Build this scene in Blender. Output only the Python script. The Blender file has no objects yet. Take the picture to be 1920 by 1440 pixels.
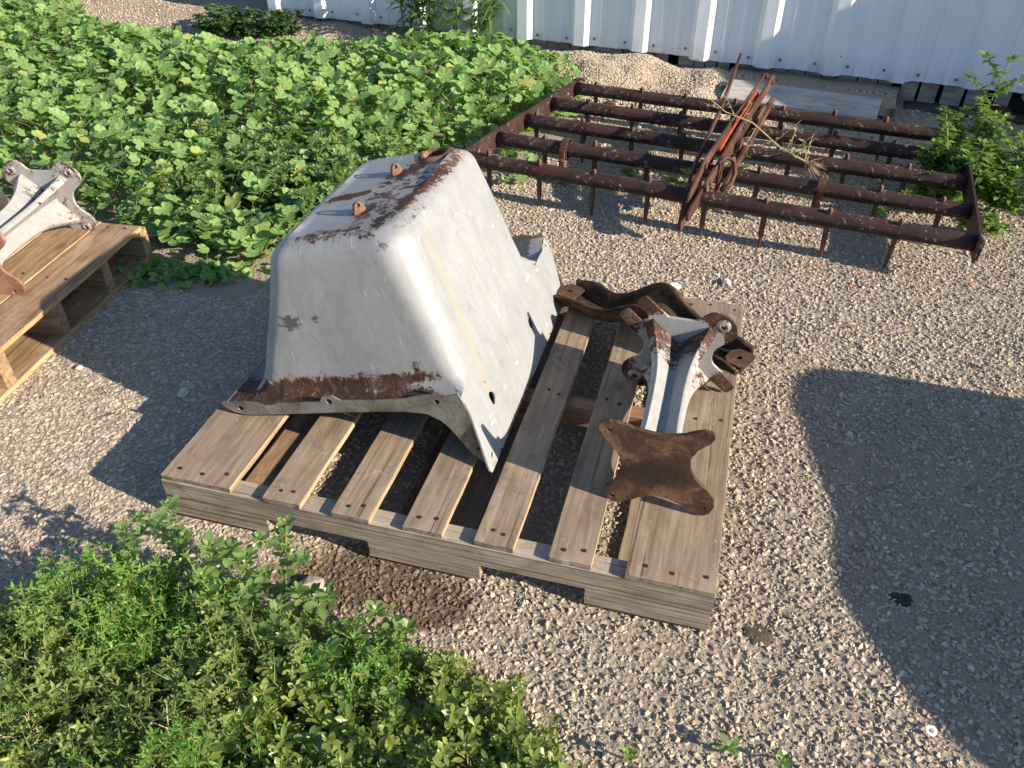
import bpy, bmesh, math, random
import numpy as np
from mathutils import Vector, Matrix, geometry, noise as mnoise

# ------------------------------------------------------------------ camera, sky, sun
sc = bpy.context.scene
CAM_H = 1.3889
cam_d = bpy.data.cameras.new('camera'); cam = bpy.data.objects.new('camera', cam_d)
sc.collection.objects.link(cam); sc.camera = cam
cam.location = (0, 0, CAM_H); cam.rotation_euler = (math.radians(90 - 37.765), 0, 0)
cam_d.sensor_width = 36; cam_d.lens = 1542.9 / 1920 * 36; cam_d.clip_start = 0.02; cam_d.clip_end = 300
SUN = Vector((0.8123, -0.4207, 0.4035)).normalized()
world = bpy.data.worlds.new("World"); sc.world = world; world.use_nodes = True
wn_ = world.node_tree.nodes; sky = wn_.new('ShaderNodeTexSky'); sky.sky_type = 'NISHITA'; sky.sun_disc = False
sky.sun_elevation = math.radians(23.8); sky.sun_rotation = math.radians(117.4)
sky.air_density = 1.0; sky.dust_density = 0.4; sky.ozone_density = 3.0
world.node_tree.links.new(sky.outputs[0], wn_['Background'].inputs[0]); wn_['Background'].inputs[1].default_value = 0.095
sun_d = bpy.data.lights.new('sun', 'SUN'); sun_d.energy = 5.0; sun_d.angle = math.radians(0.5); sun_d.color = (1, 0.87, 0.70)
sun = bpy.data.objects.new('sun', sun_d); sc.collection.objects.link(sun)
sun.rotation_euler = SUN.to_track_quat('Z', 'Y').to_euler(); sun.location = SUN * 20
sc.view_settings.view_transform = 'Standard'; sc.view_settings.look = 'None'
sc.view_settings.gamma = 1; sc.view_settings.use_curve_mapping = False; sc.view_settings.exposure = 1.05
sc.render.engine = 'CYCLES'
sc.cycles.max_bounces = 6; sc.cycles.transparent_max_bounces = 4

rng = np.random.default_rng(7); random.seed(7)
COL = sc.collection

# ------------------------------------------------------------------ node material helper
class NM:
    def __init__(s, name):
        s.m = bpy.data.materials.new(name); s.m.use_nodes = True; s.t = s.m.node_tree
        s.b = s.t.nodes['Principled BSDF']; s.out = s.t.nodes['Material Output']
    def n(s, typ, **kw):
        nd = s.t.nodes.new(typ)
        for k, v in kw.items(): setattr(nd, k, v)
        return nd
    def l(s, a, b): s.t.links.new(a, b)
    def val(s, sock, v):
        if hasattr(v, 'node'): s.l(v, sock)
        else: sock.default_value = v
    def coord(s, kind='Object'): return s.n('ShaderNodeTexCoord').outputs[kind]
    def pos(s): return s.n('ShaderNodeNewGeometry').outputs['Position']
    def mapping(s, vec, scale=(1, 1, 1), loc=(0, 0, 0), rot=(0, 0, 0)):
        m = s.n('ShaderNodeMapping'); s.l(vec, m.inputs[0]); m.inputs[1].default_value = loc
        m.inputs[2].default_value = rot; m.inputs[3].default_value = scale; return m.outputs[0]
    def noise(s, vec, scale=5, detail=4, rough=0.6, dist=0, out=0):
        m = s.n('ShaderNodeTexNoise'); s.l(vec, m.inputs['Vector'])
        m.inputs['Scale'].default_value = scale; m.inputs['Detail'].default_value = detail
        m.inputs['Roughness'].default_value = rough; m.inputs['Distortion'].default_value = dist
        return m.outputs[out]
    def voro(s, vec, scale=5, feature='F1', out=0, rnd=1):
        m = s.n('ShaderNodeTexVoronoi', feature=feature); s.l(vec, m.inputs['Vector'])
        m.inputs['Scale'].default_value = scale; m.inputs['Randomness'].default_value = rnd
        return m.outputs[out]
    def ramp(s, f, stops, interp='LINEAR'):
        r = s.n('ShaderNodeValToRGB'); s.l(f, r.inputs[0]); cr = r.color_ramp; cr.interpolation = interp
        while len(cr.elements) < len(stops): cr.elements.new(0.5)
        for e, (p, c) in zip(cr.elements, stops):
            e.position = p; e.color = (c, c, c, 1) if not isinstance(c, tuple) else (*c, 1)
        return r.outputs[0]
    def rng(s, f, a, b, c=0.0, d=1.0, smooth=False):
        m = s.n('ShaderNodeMapRange'); m.clamp = True
        if smooth: m.interpolation_type = 'SMOOTHSTEP'
        s.l(f, m.inputs[0])
        for i, v in enumerate((a, b, c, d)): m.inputs[i + 1].default_value = v
        return m.outputs[0]
    def math(s, op, a, b=0.0):
        m = s.n('ShaderNodeMath', operation=op); s.val(m.inputs[0], a); s.val(m.inputs[1], b); return m.outputs[0]
    def mix(s, f, a, b, mode='MIX'):
        m = s.n('ShaderNodeMix', data_type='RGBA', blend_type=mode)
        s.val(m.inputs[0], f)
        for i, v in ((6, a), (7, b)):
            if hasattr(v, 'node'): s.l(v, m.inputs[i])
            else: m.inputs[i].default_value = (*v, 1)
        return m.outputs[2]
    def attr(s, name, typ='GEOMETRY', out='Fac'):
        a = s.n('ShaderNodeAttribute'); a.attribute_name = name; a.attribute_type = typ; return a.outputs[out]
    def bump(s, h, strength=0.3, dist=0.01, prev=None):
        b = s.n('ShaderNodeBump'); s.l(h, b.inputs['Height']); b.inputs['Strength'].default_value = strength
        b.inputs['Distance'].default_value = dist
        if prev is not None: s.l(prev, b.inputs['Normal'])
        return b.outputs[0]
    def set(s, color=None, rough=None, metal=None, normal=None, spec=None):
        if color is not None:
            if hasattr(color, 'node'): s.l(color, s.b.inputs['Base Color'])
            else: s.b.inputs['Base Color'].default_value = (*color, 1)
        if rough is not None: s.val(s.b.inputs['Roughness'], rough)
        if metal is not None: s.val(s.b.inputs['Metallic'], metal)
        if spec is not None: s.val(s.b.inputs['Specular IOR Level'], spec)
        if normal is not None: s.l(normal, s.b.inputs['Normal'])
        return s.m
    def rnd(s): return s.n('ShaderNodeObjectInfo').outputs['Random']

# ------------------------------------------------------------------ materials
def stain_mask(M, p):
    """damp dark soil patches, in world metres"""
    res = None
    for (cx, cy, rx, ry) in ((-0.33, 1.12, 0.24, 0.11), (-0.17, 1.06, 0.13, 0.08)):
        q = M.mapping(p, scale=(1 / rx, 1 / ry, 0), loc=(-cx / rx, -cy / ry, 0))
        ln = M.n('ShaderNodeVectorMath', operation='LENGTH'); M.l(q, ln.inputs[0])
        v = M.rng(ln.outputs['Value'], 1.25, 0.55)
        res = v if res is None else M.math('MAXIMUM', res, v)
    nz = M.noise(p, 8, 5, .75)
    return M.rng(M.math('ADD', res, M.math('MULTIPLY', M.math('SUBTRACT', nz, .5), 1.5)), .3, .9)

M = NM('compacted grit'); P = M.pos()
n1 = M.noise(P, 260, 3, .7); n2 = M.noise(P, 9, 4, .6); v1 = M.voro(P, 150)
c = M.ramp(n1, [(.25, (.17, .136, .10)), (.5, (.31, .257, .196)), (.75, (.45, .38, .295))])
c = M.mix(M.rng(n2, .4, .75, 0, .45), c, (.30, .26, .21))
c = M.mix(M.rng(v1, .0, .5, .35, 0), c, (.30, .27, .235))
sm = stain_mask(M, P)
c = M.mix(M.math('MULTIPLY', sm, .85), c, (.085, .056, .034))
big = M.voro(P, 85, out=0)
mat_grit = M.set(c, .95, normal=M.bump(n1, .7, .004, M.bump(big, .8, .006)), spec=.25)

def stone_mat(name, ramp, dust):
    M = NM(name); r = M.rnd(); P = M.pos()
    c = M.ramp(r, ramp, 'LINEAR')
    c = M.mix(M.rng(M.noise(P, 180, 3, .7), .4, .7, 0, dust), c, (.33, .28, .22))
    c = M.mix(M.math('MULTIPLY', stain_mask(M, P), .8), c, (.12, .072, .04))
    return M.set(c, .85, normal=M.bump(M.noise(P, 350, 3, .7), .5, .002), spec=.3)
mat_stone = stone_mat('crushed limestone', [(0, (.23, .19, .145)), (.2, (.36, .30, .23)), (.45, (.45, .375, .28)), (.7, (.51, .425, .32)), (.85, (.35, .305, .255)), (.95, (.66, .575, .465)), (1, (.43, .29, .195))], .5)

M = NM('orange brick chip'); mat_chip_orange = M.set((.65, .2, .06), .8)
M = NM('tan stone'); P = M.pos(); mat_lump_stone = M.set(M.ramp(M.noise(P, 60, 4, .7), [(.3, (.25, .21, .17)), (.7, (.46, .40, .33))]), .9, normal=M.bump(M.noise(P, 120, 5, .7), .8, .006))
M = NM('white stone'); P = M.pos(); mat_white_stone = M.set(M.ramp(M.noise(P, 60, 4, .7), [(.3, (.4, .38, .34)), (.7, (.66, .63, .57))]), .85, normal=M.bump(M.noise(P, 200, 4, .7), .5, .003))

def wood(name, dark, mid, light, fine=1.0, layer=False, lscale=(1.2, 1, 330), warm=0.0, knots=True, rough=.8):
    """grain runs along the object's local X"""
    M = NM(name); O = M.coord('Object'); r = M.rnd()
    off = M.n('ShaderNodeCombineXYZ'); M.l(M.math('MULTIPLY', r, 37.0), off.inputs[0]); M.l(M.math('MULTIPLY', r, 91.0), off.inputs[1])
    va = M.n('ShaderNodeVectorMath', operation='ADD'); M.l(O, va.inputs[0]); M.l(off.outputs[0], va.inputs[1]); Q = va.outputs[0]
    g = M.noise(M.mapping(Q, scale=(3, 60, 60)), 2 * fine, 6, .65, .6)
    big = M.noise(M.mapping(Q, scale=(2.5, 6, 6)), 2.2, 5, .65, 1.2)
    c = M.ramp(g, [(.28, dark), (.5, mid), (.72, light)])
    c = M.mix(M.rng(big, .42, .75, 0, .75), c, tuple(x * .5 for x in mid))
    c = M.mix(M.rng(M.noise(M.mapping(Q, scale=(4, 9, 9)), 1.7, 3, .5, .5), .5, .72, 0, .55), c, light)
    if knots:
        k = M.voro(M.mapping(Q, scale=(5, 9, 1)), 1.0)
        c = M.mix(M.rng(k, .06, .16, .8, 0), c, (.13, .085, .055))
        ring = M.math('SINE', M.math('MULTIPLY', k, 70.0))
        c = M.mix(M.math('MULTIPLY', M.rng(k, .1, .45, .38, 0), M.rng(ring, .2, 1)), c, dark)
    h = g
    if layer:   # glued veneer layers seen on the edge
        ly = M.noise(M.mapping(Q, scale=lscale), 1.0, 3, .6, .15)
        ln = M.rng(ly, .38, .47, 1, 0)
        c = M.mix(M.math('MULTIPLY', ln, .75), c, tuple(x * .28 for x in mid)); h = M.math('SUBTRACT', g, M.math('MULTIPLY', ln, .8))
    crack = M.rng(M.noise(M.mapping(Q, scale=(1.3, 70, 70)), 1.5, 2, .5, .3), .30, .335, 1, 0)
    c = M.mix(M.math('MULTIPLY', crack, .7), c, (.05, .035, .025))
    st1 = M.rng(M.noise(Q, 5.5, 6, .75, 1.5), .56, .66); c = M.mix(M.math('MULTIPLY', st1, .42), c, (.10, .078, .058))
    st2 = M.rng(M.noise(M.mapping(Q, loc=(3, 5, 1)), 13, 5, .7, .8), .63, .68); c = M.mix(M.math('MULTIPLY', st2, .35), c, (.42, .36, .29))
    spk = M.rng(M.noise(Q, 90, 2, .5), .7, .74)
    c = M.mix(M.math('MULTIPLY', spk, .3), c, (.6, .5, .4))
    return M.set(c, rough, normal=M.bump(h, .35, .003), spec=.25)
mat_deck = wood('weathered plywood', (.17, .122, .085), (.265, .20, .142), (.36, .285, .21), .6)
mat_lvl = wood('weathered laminated edge', (.16, .13, .095), (.30, .25, .19), (.44, .38, .30), 1.2, layer=True, lscale=(1.0, 190, 1), knots=False)
mat_ply_end = wood('weathered plywood end', (.12, .095, .07), (.23, .185, .135), (.34, .28, .21), 1.5, layer=True, lscale=(1, 1, 330), knots=False)
mat_edge = wood('fresh plywood edge', (.30, .18, .09), (.50, .33, .19), (.68, .48, .30), 2, layer=True, knots=False)
mat_pale = wood('pale stringer top', (.25, .215, .175), (.35, .30, .24), (.45, .39, .32), 1, knots=False)
mat_red = wood('reddish stringer', (.10, .05, .03), (.2, .11, .07), (.3, .19, .13), 1, knots=False)
mat_pine = wood('brown pallet plank', (.15, .085, .045), (.30, .195, .115), (.46, .335, .22), .6, warm=1)
mat_pine_edge = wood('sawn pine edge', (.28, .15, .06), (.47, .29, .14), (.62, .42, .23), 1.4, knots=False)
mat_grey_board = wood('silvered board', (.3, .28, .25), (.42, .4, .37), (.52, .5, .46), .6, knots=False)
mat_old = wood('rotten grey skirt wood', (.12, .11, .1), (.30, .28, .25), (.48, .46, .42), 1.2, knots=False, rough=.95)
mat_sill = wood('dark damp sill', (.02, .018, .015), (.06, .052, .043), (.11, .095, .08), 1.0, knots=False)

M = NM('grained lumber'); O = M.coord('Object')
w = M.n('ShaderNodeTexWave', wave_type='RINGS', rings_direction='Z'); M.l(M.mapping(O, scale=(1.3, 6, 1), loc=(-.55, -1.0, 0)), w.inputs[0])
w.inputs['Scale'].default_value = 4.2; w.inputs['Distortion'].default_value = 2.5; w.inputs['Detail'].default_value = 2; w.inputs['Detail Scale'].default_value = .7
c = M.ramp(w.outputs[0], [(0, (.09, .05, .03)), (.35, (.34, .27, .2)), (.75, (.46, .39, .31)), (1, (.15, .10, .065))])
c = M.mix(M.rng(M.noise(M.mapping(O, scale=(3, 50, 50)), 2, 4, .6), .4, .7, 0, .35), c, (.28, .24, .19))
mat_lumber = M.set(c, .8, normal=M.bump(w.outputs[0], .2, .002))

def rust_nodes(M, P, sc=1.0):
    n = M.noise(P, 22 * sc, 6, .7); n2 = M.noise(P, 140 * sc, 4, .7)
    c = M.ramp(n, [(.3, (.03, .015, .012)), (.5, (.065, .030, .021)), (.62, (.12, .05, .028)), (.76, (.38, .15, .05))])
    c = M.mix(M.rng(n2, .38, .66, 0, .85), c, (.035, .018, .014))
    return c, n, n2

def painted(name, base, light, metal=.35):
    """aluminium painted steel with rust where the attribute 'rust' is high"""
    M = NM(name); O = M.coord('Object')
    a = M.attr('rust'); st = M.attr('stain'); chip = M.attr('chip')
    br = M.noise(M.mapping(O, scale=(8, 8, 2.5)), 3.0, 6, .65, .8)
    c = M.mix(M.rng(br, .3, .75, 0, .7), base, light)
    c = M.mix(M.rng(M.noise(O, 45, 4, .7), .5, .75, 0, .25), c, tuple(x * .7 for x in base))
    c = M.mix(M.rng(M.noise(M.mapping(O, scale=(1, 1, .25)), 22, 3, .6, 1.5), .56, .64, 0, .2), c, light)
    scr = M.rng(M.noise(M.mapping(O, scale=(90, 14, 14), rot=(0, .3, .4)), 1.6, 2, .5, .4), .69, .72)
    c = M.mix(M.math('MULTIPLY', scr, .3), c, (.75, .75, .74))
    wn = M.rng(M.noise(O, 5, 5, .65), .5, .7, 0, .4)
    c = M.mix(wn, c, tuple(x * .8 for x in base))
    c = M.mix(M.math('MULTIPLY', st, .75), c, (.33, .31, .2))
    rc, rn, rn2 = rust_nodes(M, O)
    nz = M.noise(O, 30, 10, .85, .3)
    v = M.math('ADD', a, M.math('MULTIPLY', M.math('SUBTRACT', nz, .5), 3.0))
    mask = M.rng(v, .47, .55); halo = M.rng(v, .28, .52)
    c = M.mix(M.math('MULTIPLY', halo, .5), c, (.45, .33, .24))
    c = M.mix(mask, c, rc)
    flake = M.math('MULTIPLY', M.rng(M.noise(O, 3.5, 4, .6), .5, .66), M.rng(M.noise(O, 34, 6, .8), .56, .58))
    c = M.mix(M.math('MULTIPLY', flake, .45), c, tuple(x * .6 for x in base))
    smear = M.rng(M.noise(M.mapping(O, scale=(5, 5, 1.2)), 4, 5, .7, 1.2), .52, .7)
    c = M.mix(M.math('MULTIPLY', smear, .3), c, (.24, .225, .20))
    bleed = M.rng(M.noise(M.mapping(O, scale=(30, 30, 2.5)), 1.5, 4, .6), .6, .75)
    c = M.mix(M.math('MULTIPLY', bleed, M.rng(a, .03, .3, 0, .6)), c, (.30, .17, .09))
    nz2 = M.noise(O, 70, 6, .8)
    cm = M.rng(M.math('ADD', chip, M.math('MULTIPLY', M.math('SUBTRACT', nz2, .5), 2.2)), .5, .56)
    c = M.mix(cm, c, (.10, .10, .105))  # dark grey for paint chips, and for the shade painted on the tub shelves
    tiny = M.rng(M.noise(O, 55, 5, .75), .73, .76)
    c = M.mix(M.math('MULTIPLY', tiny, .75), c, (.14, .10, .08))
    rough = M.mix(mask, (.62, .62, .62), (.92, .92, .92))
    met = M.math('MULTIPLY', M.math('SUBTRACT', 1.0, mask), metal)
    hh = M.math('ADD', M.math('MULTIPLY', mask, -.6), M.math('ADD', M.math('MULTIPLY', M.noise(O, 60, 5, .7), .25), M.math('MULTIPLY', rn2, M.math('MULTIPLY', mask, 1.6))))
    return M.set(c, rough, met, M.bump(hh, .6, .003, M.bump(M.noise(O, 8, 5, .6), .14, .012)), spec=.3)
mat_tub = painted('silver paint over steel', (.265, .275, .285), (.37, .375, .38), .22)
mat_ped = painted('white silver paint', (.29, .295, .295), (.41, .405, .395), .15)

def rusty(name, dark, mid, light, metal=.2, rough=.75, lichen=0.0, s=1.0):
    M = NM(name); O = M.coord('Object'); r = M.rnd()
    n = M.noise(O, 9 * s, 7, .7, .5); n2 = M.noise(O, 120 * s, 4, .7)
    c = M.ramp(n, [(.3, dark), (.5, mid), (.72, light)])
    c = M.mix(M.rng(n2, .4, .75, 0, .45), c, tuple(x * .5 for x in mid))
    if lichen:
        k = M.rng(M.noise(O, 60, 6, .8), .585, .62); k2 = M.rng(M.noise(O, 6, 3, .6), .42, .6)
        c = M.mix(M.math('MULTIPLY', M.math('MULTIPLY', k, k2), lichen), c, (.42, .41, .37))
        k3 = M.rng(M.noise(O, 5, 3, .6), .62, .7); c = M.mix(M.math('MULTIPLY', k3, .25), c, (.12, .03, .02))
    return M.set(c, rough, metal, M.bump(n2, .5, .002, M.bump(n, .4, .004)), spec=.35)
mat_harrow = rusty('dark red oxide steel', (.018, .010, .009), (.040, .020, .017), (.075, .038, .030), .1, .6, 1.0)
mat_tine = rusty('rusty tine steel', (.05, .028, .02), (.12, .065, .045), (.24, .14, .1), .2, .7)
mat_red_paint = rusty('worn red orange paint', (.12, .03, .015), (.42, .07, .025), (.6, .12, .05), 0, .6)
mat_lever = rusty('brown lever steel', (.03, .015, .012), (.085, .04, .03), (.2, .1, .07), .2, .65)
mat_star = rusty('brown rusted plate', (.016, .010, .008), (.085, .044, .025), (.34, .20, .11), .1, .8, s=1.1)
t_ = mat_star.node_tree; M = NM.__new__(NM); M.m = mat_star; M.t = t_; M.b = t_.nodes['Principled BSDF']; M.out = t_.nodes['Material Output']
src = M.b.inputs['Base Color'].links[0].from_socket; O = M.coord('Object'); ln = M.n('ShaderNodeVectorMath', operation='LENGTH'); M.l(M.mapping(O, scale=(11, 26, 0), rot=(0, 0, .62), loc=(-.1, .25, 0)), ln.inputs[0])
g_ = M.rng(M.math('ADD', ln.outputs['Value'], M.math('MULTIPLY', M.noise(O, 22, 5, .7), .9)), 1.05, 1.6, .85, 0)
cc = M.mix(g_, src, (.028, .016, .012)); scr_ = M.rng(M.noise(M.mapping(O, scale=(20, 160, 1), rot=(0, 0, .6)), 1.6, 3, .6, .4), .66, .7, 0, .35); M.set(M.mix(scr_, cc, (.38, .27, .18)))
mat_channel = rusty('burnt rust steel', (.009, .008, .007), (.035, .021, .014), (.19, .095, .045), .1, .65, s=1.6)
mat_lip = rusty('bare grey steel with rust', (.07, .04, .028), (.22, .20, .175), (.34, .34, .33), .35, .5, s=1.3)
mat_dark = NM('dark cavity').set((.01, .009, .008), .95)
mat_nail = NM('nail hole').set((.02, .014, .01), .8)
mat_screw = NM('galvanised screw').set((.28, .26, .25), .45, .7)
mat_yellow = NM('yellowed plastic').set((.74, .60, .33), .45)
mat_teal = NM('pale teal chip').set((.35, .6, .56), .6)
M = NM('black tar spot'); mat_tar = M.set((.025, .025, .025), .8, normal=M.bump(M.noise(M.coord(), 90, 4), .8, .004))
M = NM('grey shadow caster'); mat_occ = M.set((.3, .3, .3), .7)

M = NM('white ribbed sheet metal'); O = M.coord('Object')
c = M.mix(M.rng(M.noise(M.mapping(O, scale=(1, 1, .4)), 4, 4, .6), .4, .75, 0, .25), (.77, .80, .83), (.66, .69, .71))
sc1 = M.noise(M.mapping(O, scale=(16, 16, 5), rot=(.0, .35, 0)), 3.0, 2, .5, 2.5)
line = M.math('MULTIPLY', M.rng(M.math('ABSOLUTE', M.math('SUBTRACT', sc1, .5)), .0, .006, 1, 0), M.rng(M.noise(O, 3.2, 2, .5), .55, .62))
c = M.mix(M.math('MULTIPLY', line, .55), c, (.2, .19, .18))
lo = M.n('ShaderNodeSeparateXYZ'); M.l(O, lo.inputs[0])
dirt = M.math('MULTIPLY', M.rng(lo.outputs[2], .09, .2, .5, 0), M.rng(M.noise(O, 14, 5, .7), .4, .7))
c = M.mix(dirt, c, (.3, .26, .21))
c = M.mix(M.rng(M.noise(O, 26, 4, .8), .735, .75, 0, .7), c, (.12, .09, .08))
mat_panel = M.set(c, .38, 0, M.bump(M.noise(M.mapping(O, scale=(1, 1, .3)), 5, 2, .5), .12, .02))

def leafmat(name, dark, light, trans=.35, rough=.5, hue_spread=1.0, vein=0.0, spec=.4):
    M = NM(name); r = M.rnd()
    nz = M.noise(M.coord('Object'), .9, 2, .5)
    c = M.mix(r, dark, light)
    if vein:
        c = M.mix(M.math('MULTIPLY', M.attr('vein'), vein), c, tuple(x * 1.7 for x in light))
    c = M.mix(M.rng(r, .955, .975, 0, .6), c, (.35, .33, .09))
    M.set(c, rough, spec=spec)
    t = M.n('ShaderNodeBsdfTranslucent'); M.l(M.mix(1.0, c, (1.5, 1.9, .7), 'MULTIPLY'), t.inputs[0])
    ms = M.n('ShaderNodeMixShader'); ms.inputs[0].default_value = trans
    M.l(M.b.outputs[0], ms.inputs[1]); M.l(t.outputs[0], ms.inputs[2]); M.l(ms.outputs[0], M.out.inputs[0])
    return M.m
mat_mallow = leafmat('mallow leaf', (.115, .205, .06), (.215, .335, .115), .33, .55, vein=.4)
mat_purs = leafmat('purslane leaf', (.13, .185, .045), (.25, .30, .08), .34, .38, spec=.5)
mat_purs2 = leafmat('purslane leaf among mallow', (.105, .18, .055), (.21, .30, .10), .34, .42)
mat_sprig = leafmat('spurge leaf', (.13, .19, .05), (.27, .32, .10), .34, .45)
mat_tall = leafmat('amaranth leaf', (.115, .20, .06), (.22, .31, .105), .34, .38, spec=.5)
mat_feather = leafmat('bright green thin leaf', (.10, .22, .035), (.19, .34, .06), .34, .5)
mat_weed = leafmat('pigweed leaf', (.09, .17, .04), (.2, .29, .07), .35, .5)
mat_dkweed = leafmat('dark weed leaf', (.045, .10, .035), (.09, .16, .05), .3, .5)
mat_long = leafmat('long weed leaf', (.06, .13, .035), (.14, .24, .07), .35, .45)
mat_stem = NM('green stem').set((.17, .2, .07), .6)
mat_stem_red = NM('reddish stem').set((.30, .25, .12), .6)
mat_dry = NM('dry straw stem').set((.36, .32, .16), .8)
mat_fluff = NM('pale seed fluff').set((.55, .56, .48), .9)

# ------------------------------------------------------------------ object helpers
def link(name, me, mats=None, parent=None, loc=None, rot=None, smooth=False):
    o = bpy.data.objects.new(name, me); COL.objects.link(o)
    if mats is not None:
        for m in (mats if isinstance(mats, (list, tuple)) else [mats]): me.materials.append(m)
    if parent is not None: o.parent = parent
    if loc is not None: o.location = loc
    if rot is not None: o.rotation_euler = rot
    if smooth: me.shade_smooth()
    return o
def tag(o, label=None, cat=None, group=None, kind=None):
    if label: o['label'] = label
    if cat: o['category'] = cat
    if group: o['group'] = group
    if kind: o['kind'] = kind
    return o
def empty(name, loc=(0, 0, 0), rz=0, **kw):
    o = bpy.data.objects.new(name, None); COL.objects.link(o); o.location = loc; o.rotation_euler = (0, 0, rz)
    o.empty_display_size = .05
    return tag(o, **kw)
def mesh(name, vs, fs, mi=None):
    me = bpy.data.meshes.new(name); me.from_pydata([tuple(map(float, v)) for v in vs], [], [tuple(f) for f in fs]); 
    if mi is not None: me.polygons.foreach_set('material_index', list(mi))
    me.update(); return me
def bm_mesh(name, bm):
    me = bpy.data.meshes.new(name); bmesh.ops.recalc_face_normals(bm, faces=bm.faces[:]); bm.to_mesh(me); bm.free(); return me

def box_bm(L, Wd, T, bev=0.0012, nx=1, jit=0.0, seed=0):
    """board with corner at origin: x 0..L, y 0..Wd, z 0..T ; worn, slightly warped when jit > 0 ; material 1 on y sides, 2 on x ends"""
    ny = 6 if nx > 1 else 1; bm = bmesh.new(); V = {}
    xs = [L * i / nx for i in range(nx + 1)]
    if nx > 6: xs = sorted(set(xs + [.008, .02, L - .008, L - .02]))
    ys = [Wd * j / ny for j in range(ny + 1)]; rr = random.Random(seed)
    for k, z in enumerate((0, T)):
        for i, x in enumerate(xs):
            for j, y in enumerate(ys):
                dx = dy = dz = 0.0
                if jit:
                    ex = 1 if i in (0, len(xs) - 1) else 0; ey = 1 if j in (0, ny) else 0
                    dz = mnoise.noise(Vector((x * 2.2, y * 3, seed * 1.7))) * jit * 1.1 + (y / Wd - .5) * mnoise.noise(Vector((x * 1.5, 3, seed))) * jit
                    if ex: dx = (mnoise.noise(Vector((y * 40, seed * 2.3, i))) * 1.5 + (abs(mnoise.noise(Vector((seed, i, j)))) * 5 if ey else 0) * (1 if i == 0 else -1)) * jit
                    if ey: dy = mnoise.noise(Vector((x * 11, seed, j))) * jit * .9 + mnoise.noise(Vector((x * 60, seed, j))) * jit * .35
                    if ex and k == 1: dz -= abs(mnoise.noise(Vector((y * 60, seed, 9)))) * jit * 1.2
                V[i, j, k] = bm.verts.new((x + dx, y + dy, z + dz))
    nX = len(xs) - 1; F = []
    def f(m, *v):
        q = bm.faces.new(v); q.material_index = m
    for i in range(nX):
        for j in range(ny): f(0, V[i, j, 1], V[i + 1, j, 1], V[i + 1, j + 1, 1], V[i, j + 1, 1]); f(0, V[i, j, 0], V[i, j + 1, 0], V[i + 1, j + 1, 0], V[i + 1, j, 0])
        f(1, V[i, 0, 0], V[i + 1, 0, 0], V[i + 1, 0, 1], V[i, 0, 1]); f(1, V[i, ny, 0], V[i, ny, 1], V[i + 1, ny, 1], V[i + 1, ny, 0])
    for j in range(ny): f(2, V[0, j, 0], V[0, j, 1], V[0, j + 1, 1], V[0, j + 1, 0]); f(2, V[nX, j, 0], V[nX, j + 1, 0], V[nX, j + 1, 1], V[nX, j, 1])
    if bev:
        bm.normal_update(); es = [e for e in bm.edges if len(e.link_faces) == 2 and e.calc_face_angle(0) > 1.0]
        bmesh.ops.bevel(bm, geom=es, offset=bev, segments=1, affect='EDGES')
    return bm

def plate_mesh(name, outline, thick, holes=(), seg_hole=14):
    """flat plate: outline [(x,y)], holes [(cx,cy,rx,ry)], z from 0 to thick"""
    loops = [[Vector(p) for p in outline]]
    for (cx, cy, rx, ry) in holes:
        loops.append([Vector((cx + rx * math.cos(t), cy + ry * math.sin(t))) for t in [2 * math.pi * i / seg_hole for i in range(seg_hole)]])
    vs = [v for lp in loops for v in lp]; es = []; fs_in = []
    k = 0
    for li, lp in enumerate(loops):
        idx = list(range(k, k + len(lp))); k += len(lp)
        es += [(idx[i], idx[(i + 1) % len(idx)]) for i in range(len(idx))]
    V, E, F, *_ = geometry.delaunay_2d_cdt(vs, es, [], 0, 1e-7)
    def inside(p, lp):
        c = False; j = len(lp) - 1
        for i in range(len(lp)):
            if (lp[i].y > p.y) != (lp[j].y > p.y) and p.x < (lp[j].x - lp[i].x) * (p.y - lp[i].y) / (lp[j].y - lp[i].y) + lp[i].x: c = not c
            j = i
        return c
    keep = []
    for f in F:
        cc = sum((V[i] for i in f), Vector((0, 0))) / len(f)
        if inside(cc, loops[0]) and not any(inside(cc, l) for l in loops[1:]): keep.append(f)
    bm = bmesh.new(); vv = [bm.verts.new((p.x, p.y, 0)) for p in V]
    for f in keep: bm.faces.new([vv[i] for i in f])
    loose = [v for v in bm.verts if not v.link_faces]; bmesh.ops.delete(bm, geom=loose, context='VERTS')
    r = bmesh.ops.extrude_face_region(bm, geom=bm.faces[:])
    for g in r['geom']:
        if isinstance(g, bmesh.types.BMVert): g.co.z += thick
    return bm_mesh(name, bm)
def smooth_loop(pts, it=2):
    for _ in range(it):
        q = []
        for i in range(len(pts)):
            a, b = Vector(pts[i]), Vector(pts[(i + 1) % len(pts)]); q += [a * .75 + b * .25, a * .25 + b * .75]
        pts = q
    return [tuple(p) for p in pts]

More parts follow.
